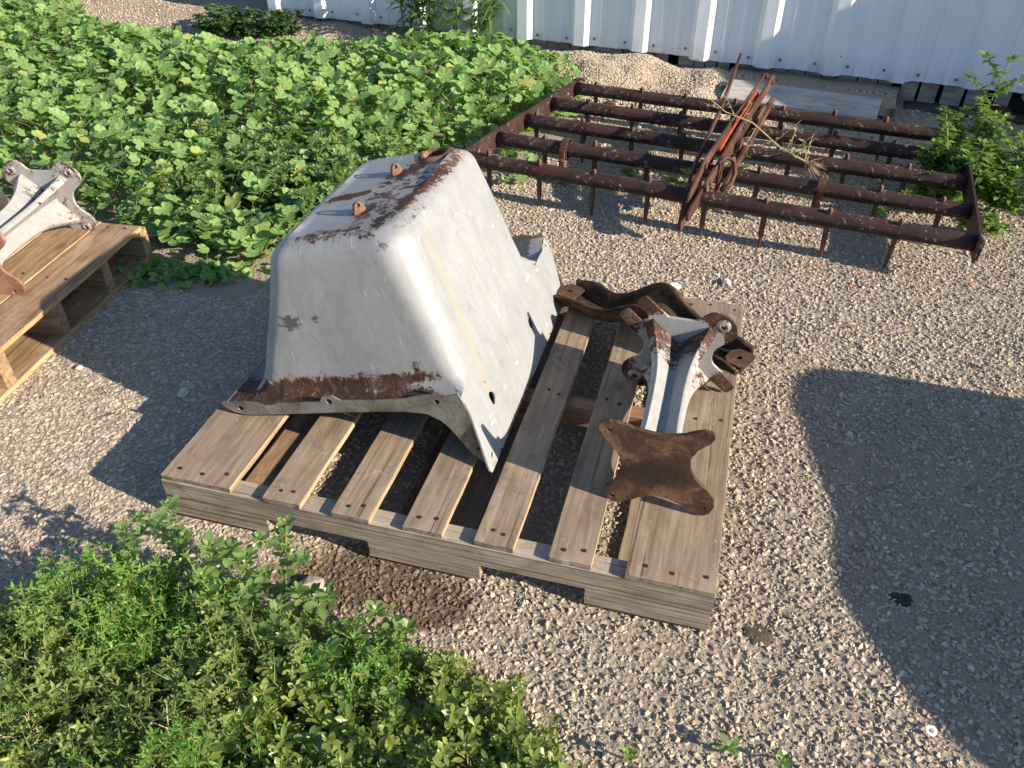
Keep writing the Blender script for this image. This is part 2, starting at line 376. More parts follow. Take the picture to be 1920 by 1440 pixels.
def tube_geo(path, radii, n=8, cap=True, phase=0):
    vs, fs = [], []; path = [Vector(p) for p in path]; up = Vector((0, 0, 1))
    for i, p in enumerate(path):
        d = (path[min(i + 1, len(path) - 1)] - path[max(i - 1, 0)]).normalized()
        a = d.cross(up if abs(d.z) < .95 else Vector((1, 0, 0))).normalized(); b = d.cross(a)
        r = radii[i] if isinstance(radii, (list, tuple)) else radii
        for k in range(n):
            t = phase + 2 * math.pi * k / n; vs.append(p + a * math.cos(t) * r + b * math.sin(t) * r)
    for i in range(len(path) - 1):
        for k in range(n):
            fs.append((i * n + k, i * n + (k + 1) % n, (i + 1) * n + (k + 1) % n, (i + 1) * n + k))
    if cap: fs += [tuple(range(n))[::-1], tuple((len(path) - 1) * n + k for k in range(n))]
    return vs, fs
class Geo:
    def __init__(s): s.v = []; s.f = []; s.m = []
    def add(s, vs, fs, mi=0):
        k = len(s.v); s.v += [tuple(v) for v in vs]; s.f += [tuple(i + k for i in f) for f in fs]; s.m += [mi] * len(fs)
    def tube(s, path, r, n=6, mi=0, phase=0): s.add(*tube_geo(path, r, n, True, phase), mi)
    def box(s, c, h, R=None, mi=0):
        vs = [Vector((x * h[0], y * h[1], z * h[2])) for x in (-1, 1) for y in (-1, 1) for z in (-1, 1)]
        if R is not None: vs = [R @ v for v in vs]
        s.add([v + Vector(c) for v in vs], [(0, 1, 3, 2), (4, 6, 7, 5), (0, 4, 5, 1), (2, 3, 7, 6), (0, 2, 6, 4), (1, 5, 7, 3)], mi)
    def mesh(s, name): return mesh(name, s.v, s.f, s.m)

def vnoise(x, y, s, seed=0):
    x = np.asarray(x) * s + seed * 17.3; y = np.asarray(y) * s + seed * 5.7
    xi = np.floor(x).astype(np.int64); yi = np.floor(y).astype(np.int64); fx = x - xi; fy = y - yi
    fx = fx * fx * (3 - 2 * fx); fy = fy * fy * (3 - 2 * fy)
    def h(a, b):
        n = (a * 374761393 + b * 668265263 + seed * 144665) & 0x7fffffff; n = ((n ^ (n >> 13)) * 1274126177) & 0x7fffffff
        return ((n ^ (n >> 16)) & 0xffff) / 65535.0
    return (h(xi, yi) * (1 - fx) + h(xi + 1, yi) * fx) * (1 - fy) + (h(xi, yi + 1) * (1 - fx) + h(xi + 1, yi + 1) * fx) * fy

def in_poly(x, y, poly):
    c = np.zeros(len(x), bool); j = len(poly) - 1
    for i in range(len(poly)):
        xi, yi = poly[i]; xj, yj = poly[j]
        m = ((yi > y) != (yj > y)) & (x < (xj - xi) * (y - yi) / ((yj - yi) or 1e-9) + xi); c ^= m; j = i
    return c

PROTO = {}
def scatter(name, protos, P, R, S, I, **tags):
    """one object holding many instances (stones, leaves) through geometry nodes"""
    me = bpy.data.meshes.new(name); n = len(P); me.vertices.add(n)
    me.vertices.foreach_set('co', np.asarray(P, np.float32).ravel())
    a = me.attributes.new('rot', 'FLOAT_VECTOR', 'POINT'); a.data.foreach_set('vector', np.asarray(R, np.float32).ravel())
    S = np.asarray(S, np.float32)
    if S.ndim == 1: S = np.stack([S] * 3, 1)
    a = me.attributes.new('scl', 'FLOAT_VECTOR', 'POINT'); a.data.foreach_set('vector', S.ravel())
    a = me.attributes.new('pid', 'INT', 'POINT'); a.data.foreach_set('value', np.asarray(I, np.int32))
    o = link(name, me); tag(o, **tags)
    col = bpy.data.collections.new(name + ' pieces')
    for i, (pm) in enumerate(protos):
        po = bpy.data.objects.new('%s_piece.%03d' % (name, i), pm); col.objects.link(po)
    g = bpy.data.node_groups.new(name, 'GeometryNodeTree')
    g.interface.new_socket('Geometry', in_out='INPUT', socket_type='NodeSocketGeometry')
    g.interface.new_socket('Geometry', in_out='OUTPUT', socket_type='NodeSocketGeometry')
    N = g.nodes; gi = N.new('NodeGroupInput'); go = N.new('NodeGroupOutput')
    m2p = N.new('GeometryNodeMeshToPoints'); iop = N.new('GeometryNodeInstanceOnPoints'); ci = N.new('GeometryNodeCollectionInfo')
    ci.inputs[0].default_value = col; ci.inputs['Separate Children'].default_value = True; ci.inputs['Reset Children'].default_value = True
    def na(nm, ty):
        x = N.new('GeometryNodeInputNamedAttribute'); x.data_type = ty; x.inputs[0].default_value = nm; return x.outputs[0]
    e2r = N.new('FunctionNodeEulerToRotation'); L = g.links.new
    L(gi.outputs[0], m2p.inputs[0]); L(m2p.outputs[0], iop.inputs['Points']); L(ci.outputs[0], iop.inputs['Instance'])
    iop.inputs['Pick Instance'].default_value = True
    L(na('pid', 'INT'), iop.inputs['Instance Index']); L(na('rot', 'FLOAT_VECTOR'), e2r.inputs[0]); L(e2r.outputs[0], iop.inputs['Rotation'])
    L(na('scl', 'FLOAT_VECTOR'), iop.inputs['Scale']); L(iop.outputs[0], go.inputs[0])
    md = o.modifiers.new('scatter', 'NODES'); md.node_group = g
    return o

# ------------------------------------------------------------------ frames measured in the place
YAW = -0.2682
UX = Vector((math.cos(YAW), math.sin(YAW), 0)); VX = Vector((-UX.y, UX.x, 0)); PO = Vector((-.7724, 1.3025, 0))
WD = Vector((.930, -.367, 0)).normalized(); WN = Vector((.367, .930, 0)).normalized(); WP = Vector((1.9, 4.06, 0))
W_ROT = math.atan2(WD.y, WD.x)

# ------------------------------------------------------------------ ground
MOUNDS = ((1.0, 4.28, .17, .055), (.68, 4.40, .15, .07), (.86, 4.0, .15, .05), (.5, 4.3, .12, .03), (.35, 4.45, .25, .05))
def gh(x, y):
    x = np.asarray(x, float); y = np.asarray(y, float)
    s = (x - WP.x) * WD.x + (y - WP.y) * WD.y; t = (x - WP.x) * WN.x + (y - WP.y) * WN.y
    h = (vnoise(x, y, 2.2, 1) - .5) * .012 + (vnoise(x, y, 9, 2) - .5) * .006
    near = np.clip(1 + t / .8, 0, 1) ** 2
    h = h + near * np.clip(-(s + .3) / 1.2, 0, 1) * .035 - near * np.clip((s - .1), 0, 1) * .03 + near * np.clip((-s - 2) / 1.2, 0, 1) * .045
    for (mx, my, r, hh) in MOUNDS: h = h + hh * (.8 + .4 * vnoise(x, y, 12, 31)) * np.exp(-(((x - mx) ** 2 + (y - my) ** 2) / (r * r)) ** 1.2 * (.7 + .6 * vnoise(x, y, 7, 33))) * (t < .25)
    flat = np.clip(1 - np.maximum(abs((x - .0) - .05), 0) / 1e9, 0, 1)
    d = np.maximum(abs(x) - 3, np.maximum(y - 6.5, -y)); h = h * np.clip(1 - d / 1.0, 0, 1)
    # level under the pallet
    a = (x - PO.x) * UX.x + (y - PO.y) * UX.y; b = (x - PO.x) * VX.x + (y - PO.y) * VX.y
    k = np.clip(np.maximum(np.maximum(-a, a - 1.2), np.maximum(-b, b - 1.05)) / .1, 0, 1)
    return h * k - .002 * (1 - k)
def axis(lo, hi, a, b, fine):
    c = list(np.arange(lo, hi + 1e-6, fine)); st = fine * 1.6; v = lo
    L = []
    while v > a: v -= st; st *= 1.35; L.append(max(v, a))
    R = []; st = fine * 1.6; v = hi
    while v < b: v += st; st *= 1.35; R.append(min(v, b))
    return np.array(sorted(set(L)) + c + R)
gx = axis(-3.6, 3.0, -90, 90, .025); gy = axis(.3, 6.3, -90, 90, .025)
XX, YY = np.meshgrid(gx, gy); ZZ = gh(XX, YY)
vs = np.stack([XX.ravel(), YY.ravel(), ZZ.ravel()], 1); nx = len(gx); ny = len(gy)
ii = (np.arange(ny - 1)[:, None] * nx + np.arange(nx - 1)[None]).ravel()
fs = np.stack([ii, ii + 1, ii + nx + 1, ii + nx], 1)
me = bpy.data.meshes.new('ground'); me.vertices.add(len(vs)); me.vertices.foreach_set('co', vs.astype(np.float32).ravel())
me.loops.add(fs.size); me.polygons.add(len(fs)); me.loops.foreach_set('vertex_index', fs.ravel().astype(np.int32))
me.polygons.foreach_set('loop_start', np.arange(0, fs.size, 4, dtype=np.int32)); me.update(); me.validate()
ground = link('ground', me, mat_grit, smooth=True); tag(ground, kind='structure')

# polygons on the ground (metres)
MALLOW = [(-4.6, 6.4), (-3.1, 6.3), (-2.6, 5.35), (-2.3, 4.98), (-1.9, 4.80), (-1.3, 4.68), (-.8, 4.66), (-.46, 4.80), (.0, 4.72), (.16, 4.55), (.33, 4.25), (.32, 3.90), (.13, 3.66), (-.06, 3.48),
          (-.35, 3.1), (-.6, 2.8), (-.74, 2.62), (-.86, 2.48), (-1.02, 2.52), (-1.14, 2.56), (-1.28, 2.60), (-1.5, 2.78), (-1.9, 2.95), (-2.3, 3.0), (-2.8, 2.9), (-4.2, 2.9)]
def stones():
    bmset = []
    for i in range(9):
        rr = random.Random(100 + i); bm = bmesh.new()
        for k in range(11):
            d = Vector((rr.gauss(0, 1), rr.gauss(0, 1), rr.gauss(0, 1))).normalized()
            d = Vector((d.x * rr.uniform(.75, 1.1), d.y * rr.uniform(.55, .85), d.z * rr.uniform(.42, .66))); bm.verts.new(d * .5)
        r = bmesh.ops.convex_hull(bm, input=bm.verts[:]); bmesh.ops.delete(bm, geom=[g for g in r['geom_interior'] if isinstance(g, bmesh.types.BMVert)], context='VERTS')
        me = bm_mesh('stone', bm); me.materials.append(mat_stone); bmset.append(me)
    return bmset
STONES = stones()
def rand_ground(n, y0, y1, k0=.5, kx=.64):
    y = rng.uniform(y0, y1, n * 3); x = rng.uniform(-1, 1, n * 3) * (k0 + kx * y1)
    m = abs(x) < k0 + kx * y; return x[m][:n], y[m][:n]
def local_ab(x, y): return (x - PO.x) * UX.x + (y - PO.y) * UX.y, (x - PO.x) * VX.x + (y - PO.y) * VX.y
def gravel(name, n, y0, y1, smin, smax, power, label):
    x, y = rand_ground(n, y0, y1)
    t = (x - WP.x) * WN.x + (y - WP.y) * WN.y
    keep = (t < .12) & ~in_poly(x, y + .25, MALLOW)
    # the left side is compacted chip seal, right and far side is loose
    comp = np.clip((-.15 - x) * 1.8 + (2.3 - y) * .3, 0, 1) * (y < 2.75)
    dens = 1 - .1 * comp
    keep &= rng.uniform(0, 1, len(x)) < dens * (.50 + .25 * comp + .6 * vnoise(x, y, 2.3, 4) + .3 * vnoise(x, y, 9, 14))
    x, y, comp = x[keep], y[keep], comp[keep]; n = len(x)
    s = smin + (smax - smin) * rng.uniform(0, 1, n) ** power
    s = s * (1 + .05 * comp)
    z = gh(x, y) + s * (.06 - .045 * comp)
    R = np.stack([rng.normal(0, .45, n) * (1 - .75 * comp), rng.normal(0, .45, n) * (1 - .75 * comp), rng.uniform(0, 6.283, n)], 1)
    S = np.stack([s, s, s * (.92 - .3 * comp)], 1)
    return scatter(name, STONES, np.stack([x, y, z], 1), R, S, rng.integers(0, 9, n), label=label, cat='gravel', kind='stuff')
gravel('gravel', 150000, .5, 3.1, .0052, .0192, 1.9, 'loose crushed limestone gravel spread around the pallets')
gravel('far_gravel', 110000, 3.0, 6.3, .008, .020, 1.5, 'loose pale gravel between the harrow and the white wall')
gravel('large_gravel', 1500, .5, 4.2, .018, .027, 1.6, 'larger angular chips lying among the gravel')
# denser stones on the mounds
mx, my = [], []
for (a, b, r, h) in MOUNDS:
    k = int(9000 * r * r / .02); mx.append(rng.normal(a, r * .75, k)); my.append(rng.normal(b, r * .75, k))
x = np.concatenate(mx); y = np.concatenate(my); t = (x - WP.x) * WN.x + (y - WP.y) * WN.y; m = t < .1; x, y = x[m], y[m]; n = len(x)
s = rng.uniform(.012, .028, n)
scatter('gravel_pile', STONES, np.stack([x, y, gh(x, y) + s * .2], 1), rng.normal(0, 1, (n, 3)), s, rng.integers(0, 9, n), label='small heaps of clean pale gravel against the foot of the white wall', cat='gravel heap', kind='stuff')

def rock(loc, s, mat, name, label, cat, seed, sq=(1, .8, .6)):
    bm = bmesh.new(); bmesh.ops.create_icosphere(bm, subdivisions=2, radius=.5)
    for v in bm.verts: v.co = Vector((v.co.x * sq[0], v.co.y * sq[1], v.co.z * sq[2])) * s * (1 + .5 * mnoise.noise(v.co * 2.2 + Vector((seed, 0, 0))))
    me = bm_mesh(name, bm); o = link(name, me, mat); o.location = (loc[0], loc[1], float(gh(loc[0], loc[1])) + s * .18); o.rotation_euler = (0, 0, seed); return tag(o, label=label, cat=cat)
rock((-.888, 1.745), .034, mat_white_stone, 'pebble', 'pale pebble alone in the shade left of the tub', 'pebble', 1.3)
rock((-1.22, 1.86), .024, mat_white_stone, 'pebble', 'small white pebble on the shadow edge beside the left pallet', 'pebble', 2.3)
rock((.515, 2.30), .055, mat_white_stone, 'stone', 'pale lump of stone in front of the harrow, left of centre', 'stone', 3.1, (1.1, .7, .5))
rock((.70, 2.33), .04, mat_white_stone, 'stone', 'white stone lying just right of the lump before the harrow', 'stone', 4.7)
rock((-.43, 1.085), .075, mat_lump_stone, 'stone', 'rough pale concrete lump among the tall leafy stems', 'stone', 5.5, (.7, 1.2, .35))
rock((.44, 2.16), .17, mat_white_stone, 'stone', 'flat pale rock slab at the back edge of the pallet', 'stone', 6.5, (1.2, .6, .22))
for k, (px, py) in enumerate(((1.02, 2.44), (.985, 2.36), (1.31, 2.25), (1.50, 2.33), (1.10, 2.31))):
    rock((px, py), .013, mat_chip_orange, 'brick_chip', 'tiny orange brick chip in the gravel before the harrow tines', 'chip', k * 1.7)['group'] = 'orange chips in the gravel'
# washer
bm = bmesh.new(); g = Geo()
for i in range(20):
    a = 2 * math.pi * i / 20
    for r, z in ((.0045, 0), (.0095, 0), (.0095, .0022), (.0045, .0022)): g.v.append((r * math.cos(a), r * math.sin(a), z))
for i in range(20):
    j = (i + 1) % 20
    for k in range(4): g.f.append((i * 4 + k, i * 4 + (k + 1) % 4, j * 4 + (k + 1) % 4, j * 4 + k)); g.m.append(0)
bm.free(); o = link('washer', g.mesh('washer'), NM('white washer').set((.8, .8, .8), .4)); o.location = (.742, .775, .012); o.rotation_euler = (.25, -.1, 0)
tag(o, label='small white washer lying in the shaded gravel', cat='washer')
# tar spot and clod
def clod(loc, r, mat, name, label, cat, h=.012, seed=0):
    g = Geo(); n = 26; vs = [(0, 0, h)]; fs = []
    for k, q in enumerate((.35, .7, 1.0)):
        for i in range(n):
            a = 2 * math.pi * i / n; rr = r * q * (1 + .35 * mnoise.noise(Vector((math.cos(a) * 1.6 + seed, math.sin(a) * 1.6, k * .3))) + .12 * mnoise.noise(Vector((math.cos(a) * 6, math.sin(a) * 6, seed))))
            vs.append((rr * math.cos(a), rr * math.sin(a) * .8, h * (1 - q * q) * (1 + .6 * mnoise.noise(Vector((a * 3, q * 4, seed)))) - (.004 if q == 1 else 0)))
    for i in range(n): fs.append((0, 1 + i, 1 + (i + 1) % n))
    for k in range(2):
        for i in range(n): fs.append((1 + k * n + i, 1 + (k + 1) * n + i, 1 + (k + 1) * n + (i + 1) % n, 1 + k * n + (i + 1) % n))
    g.add(vs, fs); o = link(name, g.mesh(name), mat, smooth=True); o.location = (loc[0], loc[1], float(gh(*loc)) + .001); return tag(o, label=label, cat=cat)
clod((.80, 1.065), .028, mat_tar, 'tar_lump', 'small flat black tar patch in the shaded gravel', 'tar lump', .007, 1)
M = NM('dry moss'); P = M.coord(); mat_moss = M.set(M.ramp(M.noise(P, 130, 4, .7), [(.3, (.05, .035, .02)), (.7, (.16, .12, .07))]), 1, normal=M.bump(M.noise(P, 150, 6, .8), 1, .006))
clod((.49, .985), .040, mat_moss, 'moss_clump', 'flat dry brown moss patch on the gravel right of the pallet corner', 'moss', .004, 2)

# ------------------------------------------------------------------ white ribbed shed
shed = empty('metal_shed', (WP.x, WP.y, 0), W_ROT, label='white ribbed sheet metal shed wall with rotten wooden skirting at its foot', cat='shed')
PITCH = .325; S0 = -.02
def profile():
    """one pitch: offsets (s, d) with d towards the yard"""
    return [(-.055, 0), (-.028, .030), (.028, .030), (.055, 0), (.105, 0), (.112, .005), (.128, .005), (.135, 0), (.188, 0), (.195, .005), (.211, .005), (.218, 0)]
ZB, ZT = .105, 2.6
screw_g = Geo(); screw_g.add(*tube_geo([(0, 0, 0), (0, -.003, 0), (0, -.0031, 0), (0, -.007, 0)], [.0085, .0075, .005, .0045], 8)); screw_me = screw_g.mesh('screw'); screw_me.materials.append(mat_screw)
for pi_ in range(-4, 4):
    pts = []
    for k in range(1 if pi_ == -4 else 0, 3):
        c0 = S0 + (pi_ * 3 + k) * PITCH
        pts += [(c0 + a, -d) for a, d in profile()]
    c0 = S0 + (pi_ * 3 + 3) * PITCH; pts += [(c0 - .055, 0), (c0 - .030, -.0315), (c0 + .025, -.0315)]   # lap over the next rib
    g = Geo(); n = len(pts); zs = [ZB, ZB + .05, ZB + .35, 1.2, ZT]
    rr = random.Random(pi_); dz = rr.uniform(-.006, .006)
    vs = [(s_, d_ - (.0012 if j >= n - 3 else 0) + .004 * mnoise.noise(Vector((s_ * 3, z * 2, 0))), z + (dz + .004 * mnoise.noise(Vector((s_ * 7, 3, 0))) if iz == 0 else 0)) for iz, z in enumerate(zs) for j, (s_, d_) in enumerate(pts)]
    g.add(vs, [(iz * n + i, iz * n + i + 1, (iz + 1) * n + i + 1, (iz + 1) * n + i) for iz in range(len(zs) - 1) for i in range(n - 1)])
    o = link('wall_panel', g.mesh('wall_panel'), mat_panel, shed); md = o.modifiers.new('t', 'SOLIDIFY'); md.thickness = .0012; md.offset = 0
    for k in range(3):
        c0 = S0 + (pi_ * 3 + k) * PITCH
        if not (-3.4 < c0 < 1.0): continue
        for ds in (-.078, .078):
            so = link('screw', screw_me, None, o); so.location = (c0 + ds, -.001, ZB + .036 + rr.uniform(-.008, .008))
# bent nail
g = Geo(); g.tube([(0, 0, 0), (0, -.012, 0), (.006, -.018, .012), (.012, -.018, .022)], .0045, 6); o = link('bent_nail', g.mesh('bent_nail'), mat_screw, shed); o.location = (-.32, -.002, .175)
# shed body behind the panels
g = Geo(); g.box((.2, 2.4, 1.28), (3.8, 2.32, 1.3)); o = link('shed_core', g.mesh('shed_core'), mat_dark, shed)
g = Geo(); g.box((.2, 2.40, 2.66), (3.82, 2.36, .03), Matrix.Rotation(.03, 3, 'X')); link('roof', g.mesh('roof'), mat_panel, shed)
# rotten skirt boards, ragged feet
s_ = -3.62; k = 0
while s_ < 1.7:
    w = random.uniform(.05, .105); r2 = random.Random(k * 7 + 1); rag = 0.0 if s_ < -.1 else .045
    base = -.02 if s_ < -.15 else r2.choice((-.02, .0, .015, -.015))
    if k in (50,): base = .06
    n = 7; out = [(0, .22), (w, .22)]
    for i in range(n + 1):
        t = 1 - i / n; out.append((w * t + (r2.uniform(-.004, .004) if 0 < i < n else 0) - rag * .25 * r2.random() * (i == 0) , base + rag * r2.random() ** 1.5 * (1.4 if i in (0, n) else .6)))
    me = plate_mesh('skirt_board', out, .018)
    o = link('skirt_board', me, mat_old, shed); o.rotation_euler = (math.radians(90) + r2.uniform(-.03, .03), 0, r2.uniform(-.02, .02)); o.location = (s_, .045 + r2.uniform(-.006, .006), 0)
    gap = r2.uniform(.001, .008)
    if s_ > -.2 and r2.random() < .3: gap = r2.uniform(.02, .05)
    if k in (31, 35): gap += .05
    s_ += w + gap; k += 1
# timber sill lying at the foot, right hand end
o = link('sill_beam', bm_mesh('sill_beam', box_bm(1.5, .10, .05, .006, 12, .006, 3)), [mat_sill, mat_sill, mat_sill]); o.location = WP + WD * .03 + WN * -.075 + Vector((0, 0, -.04)); o.rotation_euler = (0, 0, W_ROT)
tag(o, label='dark damp timber sill lying along the foot of the wall, behind the pigweed', cat='timber')
rock((2.31, 3.86), .12, rusty('crumbled rust', (.03, .014, .008), (.09, .035, .015), (.2, .07, .02)), 'rusty_lump', 'crumbling rust brown lump at the foot of the wall, right edge of the photo', 'lump', 8.8, (1.3, .8, .6))

# planks by the wall
def plank(p0, p1, w, th, z, mats, name, label, cat='plank', roll=0, nx=10, jit=.002, seed=0):
    d = Vector((p1[0] - p0[0], p1[1] - p0[1], 0)); L = d.length
    o = link(name, bm_mesh(name, box_bm(L, w, th, .002, nx, jit, seed)), mats); o.location = (p0[0], p0[1], z); o.rotation_euler = (roll, 0, math.atan2(d.y, d.x)); return tag(o, label=label, cat=cat)
plank((1.03, 4.135), (1.775, 3.80), .29, .042, .02, [mat_lumber] * 3, 'lumber_plank', 'thick grained lumber plank against the foot of the white wall', roll=.05)
plank((1.005, 3.985), (1.655, 3.69), .20, .018, .035, [mat_grey_board] * 3, 'grey_board', 'thin silver grey board lying on the front edge of the lumber plank', 'board', roll=.16)

# ------------------------------------------------------------------ harrow
L1 = Vector((-.17, 3.015, 0)); R1 = Vector((1.465, 2.335, 0)); OFL = Vector((.116, .203, 0)); OFR = Vector((.083, .222, 0)); HZ = .145
har = empty('spike_harrow', (L1.x, L1.y, 0), 0, label='rusty dark red spike harrow of five bars lying on the gravel by the wall', cat='harrow')
HB = har.location.copy()
def bar_mesh(L, seed):
    n = 40; prof = []
    for k in range(8):
        t = math.pi / 8 + 2 * math.pi * k / 8; prof.append((math.cos(t) * .0285, math.sin(t) * .0285))
    g = Geo(); vs = []
    for i in range(n + 1):
        x = L * i / n
        for (a, b) in prof: vs.append((x, a + .0015 * mnoise.noise(Vector((x * 3, seed, 0))), b + .002 * mnoise.noise(Vector((x * 3, 5, seed)))))
    fs = [(i * 8 + k, (i + 1) * 8 + k, (i + 1) * 8 + (k + 1) % 8, i * 8 + (k + 1) % 8) for i in range(n) for k in range(8)] + [tuple(range(8)), tuple(n * 8 + k for k in range(8))[::-1]]
    g.add(vs, fs); bm = bmesh.new(); me = g.mesh('bar'); bm.from_mesh(me)
    es = [e for e in bm.edges if len(e.link_faces) == 2 and .5 < e.calc_face_angle(0) < 1.0]; bmesh.ops.bevel(bm, geom=es, offset=.004, segments=2, affect='EDGES')
    bmesh.ops.recalc_face_normals(bm, faces=bm.faces[:]); bm.to_mesh(me); bm.free(); me.shade_smooth(); return me
def tine_mesh(h=.196):
    g = Geo(); R = Matrix.Rotation(.785, 3, 'Z'); prof = [(0, .0015), (.02, .0045), (.06, .0075), (h - .015, .0085), (h - .006, .008), (h, .003)]
    g.tube([(0, 0, z) for z, r in prof], [r * 1.2 for z, r in prof], 4, phase=.3); me = g.mesh('tine'); me.materials.append(mat_tine); return me
TINE = tine_mesh()
bars = []
for i in range(5):
    a = L1 + OFL * i; b = R1 + OFR * i; d = b - a
    o = link('bar', bar_mesh(d.length, i), mat_harrow, har); o.location = a - HB + Vector((0, 0, HZ)); o.rotation_euler = (0, 0, math.atan2(d.y, d.x)); bars.append((a, b))
    nt = 8; first = (.09, .2, .045, .16, .1)[i]
    for k in range(nt):
        f = (first + k * .207) / d.length
        if f > .985: continue
        p = a + d * f
        t = link('tine', TINE, None, har); t.location = p - HB + Vector((0, 0, -.005 + random.uniform(-.006, .004)))
        t.rotation_euler = (random.uniform(-.05, .05), random.uniform(-.04, .04), math.atan2(d.y, d.x) + random.uniform(-.1, .1))
def flat_bar(g, p, q, h, t, mi=0, up=Vector((0, 0, 1))):
    p, q = Vector(p), Vector(q); d = (q - p).normalized(); s = d.cross(up).normalized(); w = s.cross(d)
    vs = [c + s * a * t / 2 + w * b * h / 2 for c in (p, q) for a in (-1, 1) for b in (-1, 1)]
    g.add(vs, [(0, 1, 3, 2), (4, 6, 7, 5), (0, 4, 5, 1), (2, 3, 7, 6), (0, 2, 6, 4), (1, 5, 7, 3)], mi)
Z_ = Vector((0, 0, 1))
g = Geo(); dl = OFL.normalized(); flat_bar(g, L1 - dl * .05 - HB + Z_ * HZ - WD * .004, L1 + OFL * 4 + dl * .05 - HB + Z_ * HZ - WD * .004, .075, .008)
o = link('end_plate', g.mesh('end_plate'), mat_harrow, har)
g = Geo(); dr = OFR.normalized(); flat_bar(g, R1 - dr * .055 - HB + Z_ * HZ + WD * .006, R1 + OFR * 4 + dr * .05 - HB + Z_ * HZ + WD * .006, .085, .008)
flat_bar(g, R1 - dr * .04 - HB + Z_ * (HZ - .02) + WD * .016, R1 + dr * .12 - HB + Z_ * (HZ + .02) + WD * .016, .05, .007)
for i in range(2): g.tube([R1 + OFR * i - HB + Z_ * HZ + WD * .0, R1 + OFR * i - HB + Z_ * HZ + WD * .028], .012, 6)
o = link('end_plate', g.mesh('end_plate'), mat_harrow, har)
# band clamps on the second bar
for f in (.165, .72):
    p = bars[1][0].lerp(bars[1][1], f) - HB + Z_ * HZ; g = Geo(); d = (bars[1][1] - bars[1][0]).normalized()
    vs = []; n = 16
    for e in (-.013, .013):
        for r in (.0365, .041):
            for k in range(n): t = 2 * math.pi * k / n; vs.append(p + d * e + WN * math.cos(t) * r + Z_ * math.sin(t) * r)
    fs = []
    for k in range(n):
        j = (k + 1) % n; fs += [(n + k, n + j, 3 * n + j, 3 * n + k), (k, n + k, n + j, j)[::-1], (2 * n + k, 2 * n + j, 3 * n + j, 3 * n + k)]
    g.add(vs, fs); flat_bar(g, p - WN * .045 + Z_ * .01, p - WN * .045 - Z_ * .055, .02, .01, up=d)
    g.tube([p - WN * .06 - Z_ * .03, p - WN * .02 - Z_ * .03], .008, 6)
    link('clamp', g.mesh('clamp'), mat_lever, har)
# centre lever assembly: straps crossing the bars and rising to the wall
C0 = Vector((.60, 2.585, 0)) ; CD = Vector((.48, .88, 0)).normalized(); CS = Vector((CD.y, -CD.x, 0))
def LV(t, s, z): return C0 + CD * t + CS * s - HB + Z_ * z
def strap(name, pts, h, t, mat, rivets=()):
    g = Geo()
    for p, q in zip(pts[:-1], pts[1:]): flat_bar(g, p, q, h, t)
    for r in rivets: g.tube([r - CS * .012, r + CS * .012], .011, 8); 
    for r in pts: g.tube([r - CS * t * .55, r + CS * t * .55], h * .5, 10)
    o = link(name, g.mesh(name), mat, har); b = o.modifiers.new('b', 'BEVEL'); b.width = .0012; b.segments = 1; b.limit_method = 'ANGLE'; return o
strap('cross_strap', [LV(-.02, .012, .13), LV(.30, .012, .20), LV(.62, .014, .215), LV(1.02, .012, .205)], .045, .009, mat_lever, [LV(.2, .012, .18), LV(.52, .012, .21)])
strap('upright_strap', [LV(.0, -.015, .075), LV(.05, -.012, .17), LV(.16, -.01, .24), LV(.40, -.004, .29)], .034, .009, mat_lever, [LV(.16, -.01, .235)])
strap('cross_strap', [LV(.10, -.035, .16), LV(.40, -.03, .225), LV(.80, -.028, .225)], .04, .008, mat_lever, [LV(.3, -.03, .2)])
strap('lever_bar', [LV(.12, .02, .185), LV(.5, .022, .27), LV(.88, .022, .335)], .04, .010, mat_lever, [LV(.14, .02, .19), LV(.50, .022, .27), LV(.86, .022, .333)])
strap('red_lever', [LV(.32, .0, .235), LV(.60, .0, .285), LV(.74, .002, .31)], .036, .009, mat_red_paint, [LV(.34, .0, .24)])
strap('grip_lever', [LV(.15, -.022, .215), LV(.55, -.02, .285), LV(.86, -.006, .355)], .018, .008, mat_lever, [LV(.86, -.006, .352)])
strap('latch_arm', [LV(.22, .055, .145), LV(.45, .055, .19), LV(.80, .05, .26)], .025, .012, mat_lever, [LV(.45, .055, .19), LV(.80, .05, .26)])
for (t, s) in ((.235, .03), (.46, .035), (.68, .03)):
    g = Geo(); flat_bar(g, LV(t, s, .11), LV(t + .01, s, .235), .045, .006, up=CD); link('link_plate', g.mesh('link_plate'), mat_lever, har)
g = Geo(); pts = [LV(.20 + .0, .03, .235), LV(.235, .045, .25), LV(.25, .07, .235), LV(.235, .085, .20), LV(.20, .085, .17), LV(.17, .06, .155)]; g.tube(pts, .009, 8); o = link('hook', g.mesh('hook'), mat_lever, har, smooth=True)
g = Geo(); g.tube([LV(-.005, -.02, .06), LV(.10, -.04, .165), LV(.20, -.05, .225), LV(.50, -.066, .33), LV(.74, -.085, .455)], [.009, .0085, .008, .0075, .006], 8); o = link('release_rod', g.mesh('release_rod'), mat_lever, har, smooth=True)
# hook ring at far left bar end
g = Geo(); c0 = L1 + OFL * 4 - HB + Z_ * .17 - CS * -.02; pts = [c0 + Vector((math.cos(a) * .028, .012 * math.sin(a * .5), math.sin(a) * .02)) for a in np.linspace(.5, 5.6, 14)]; g.tube(pts, .007, 7); link('hook', g.mesh('hook'), mat_lever, har, smooth=True)
g = Geo(); g.tube([(0, 0, 0), (.03, .01, .012), (.06, .0, .006)], [.008, .011, .006], 7); o = link('rusty_scrap', g.mesh('rusty_scrap'), mat_lever, smooth=True); o.location = (.44, 3.98, float(gh(.44, 3.98)) + .01)
tag(o, label='short curved rusty scrap on the gravel beyond the harrow corner', cat='scrap')

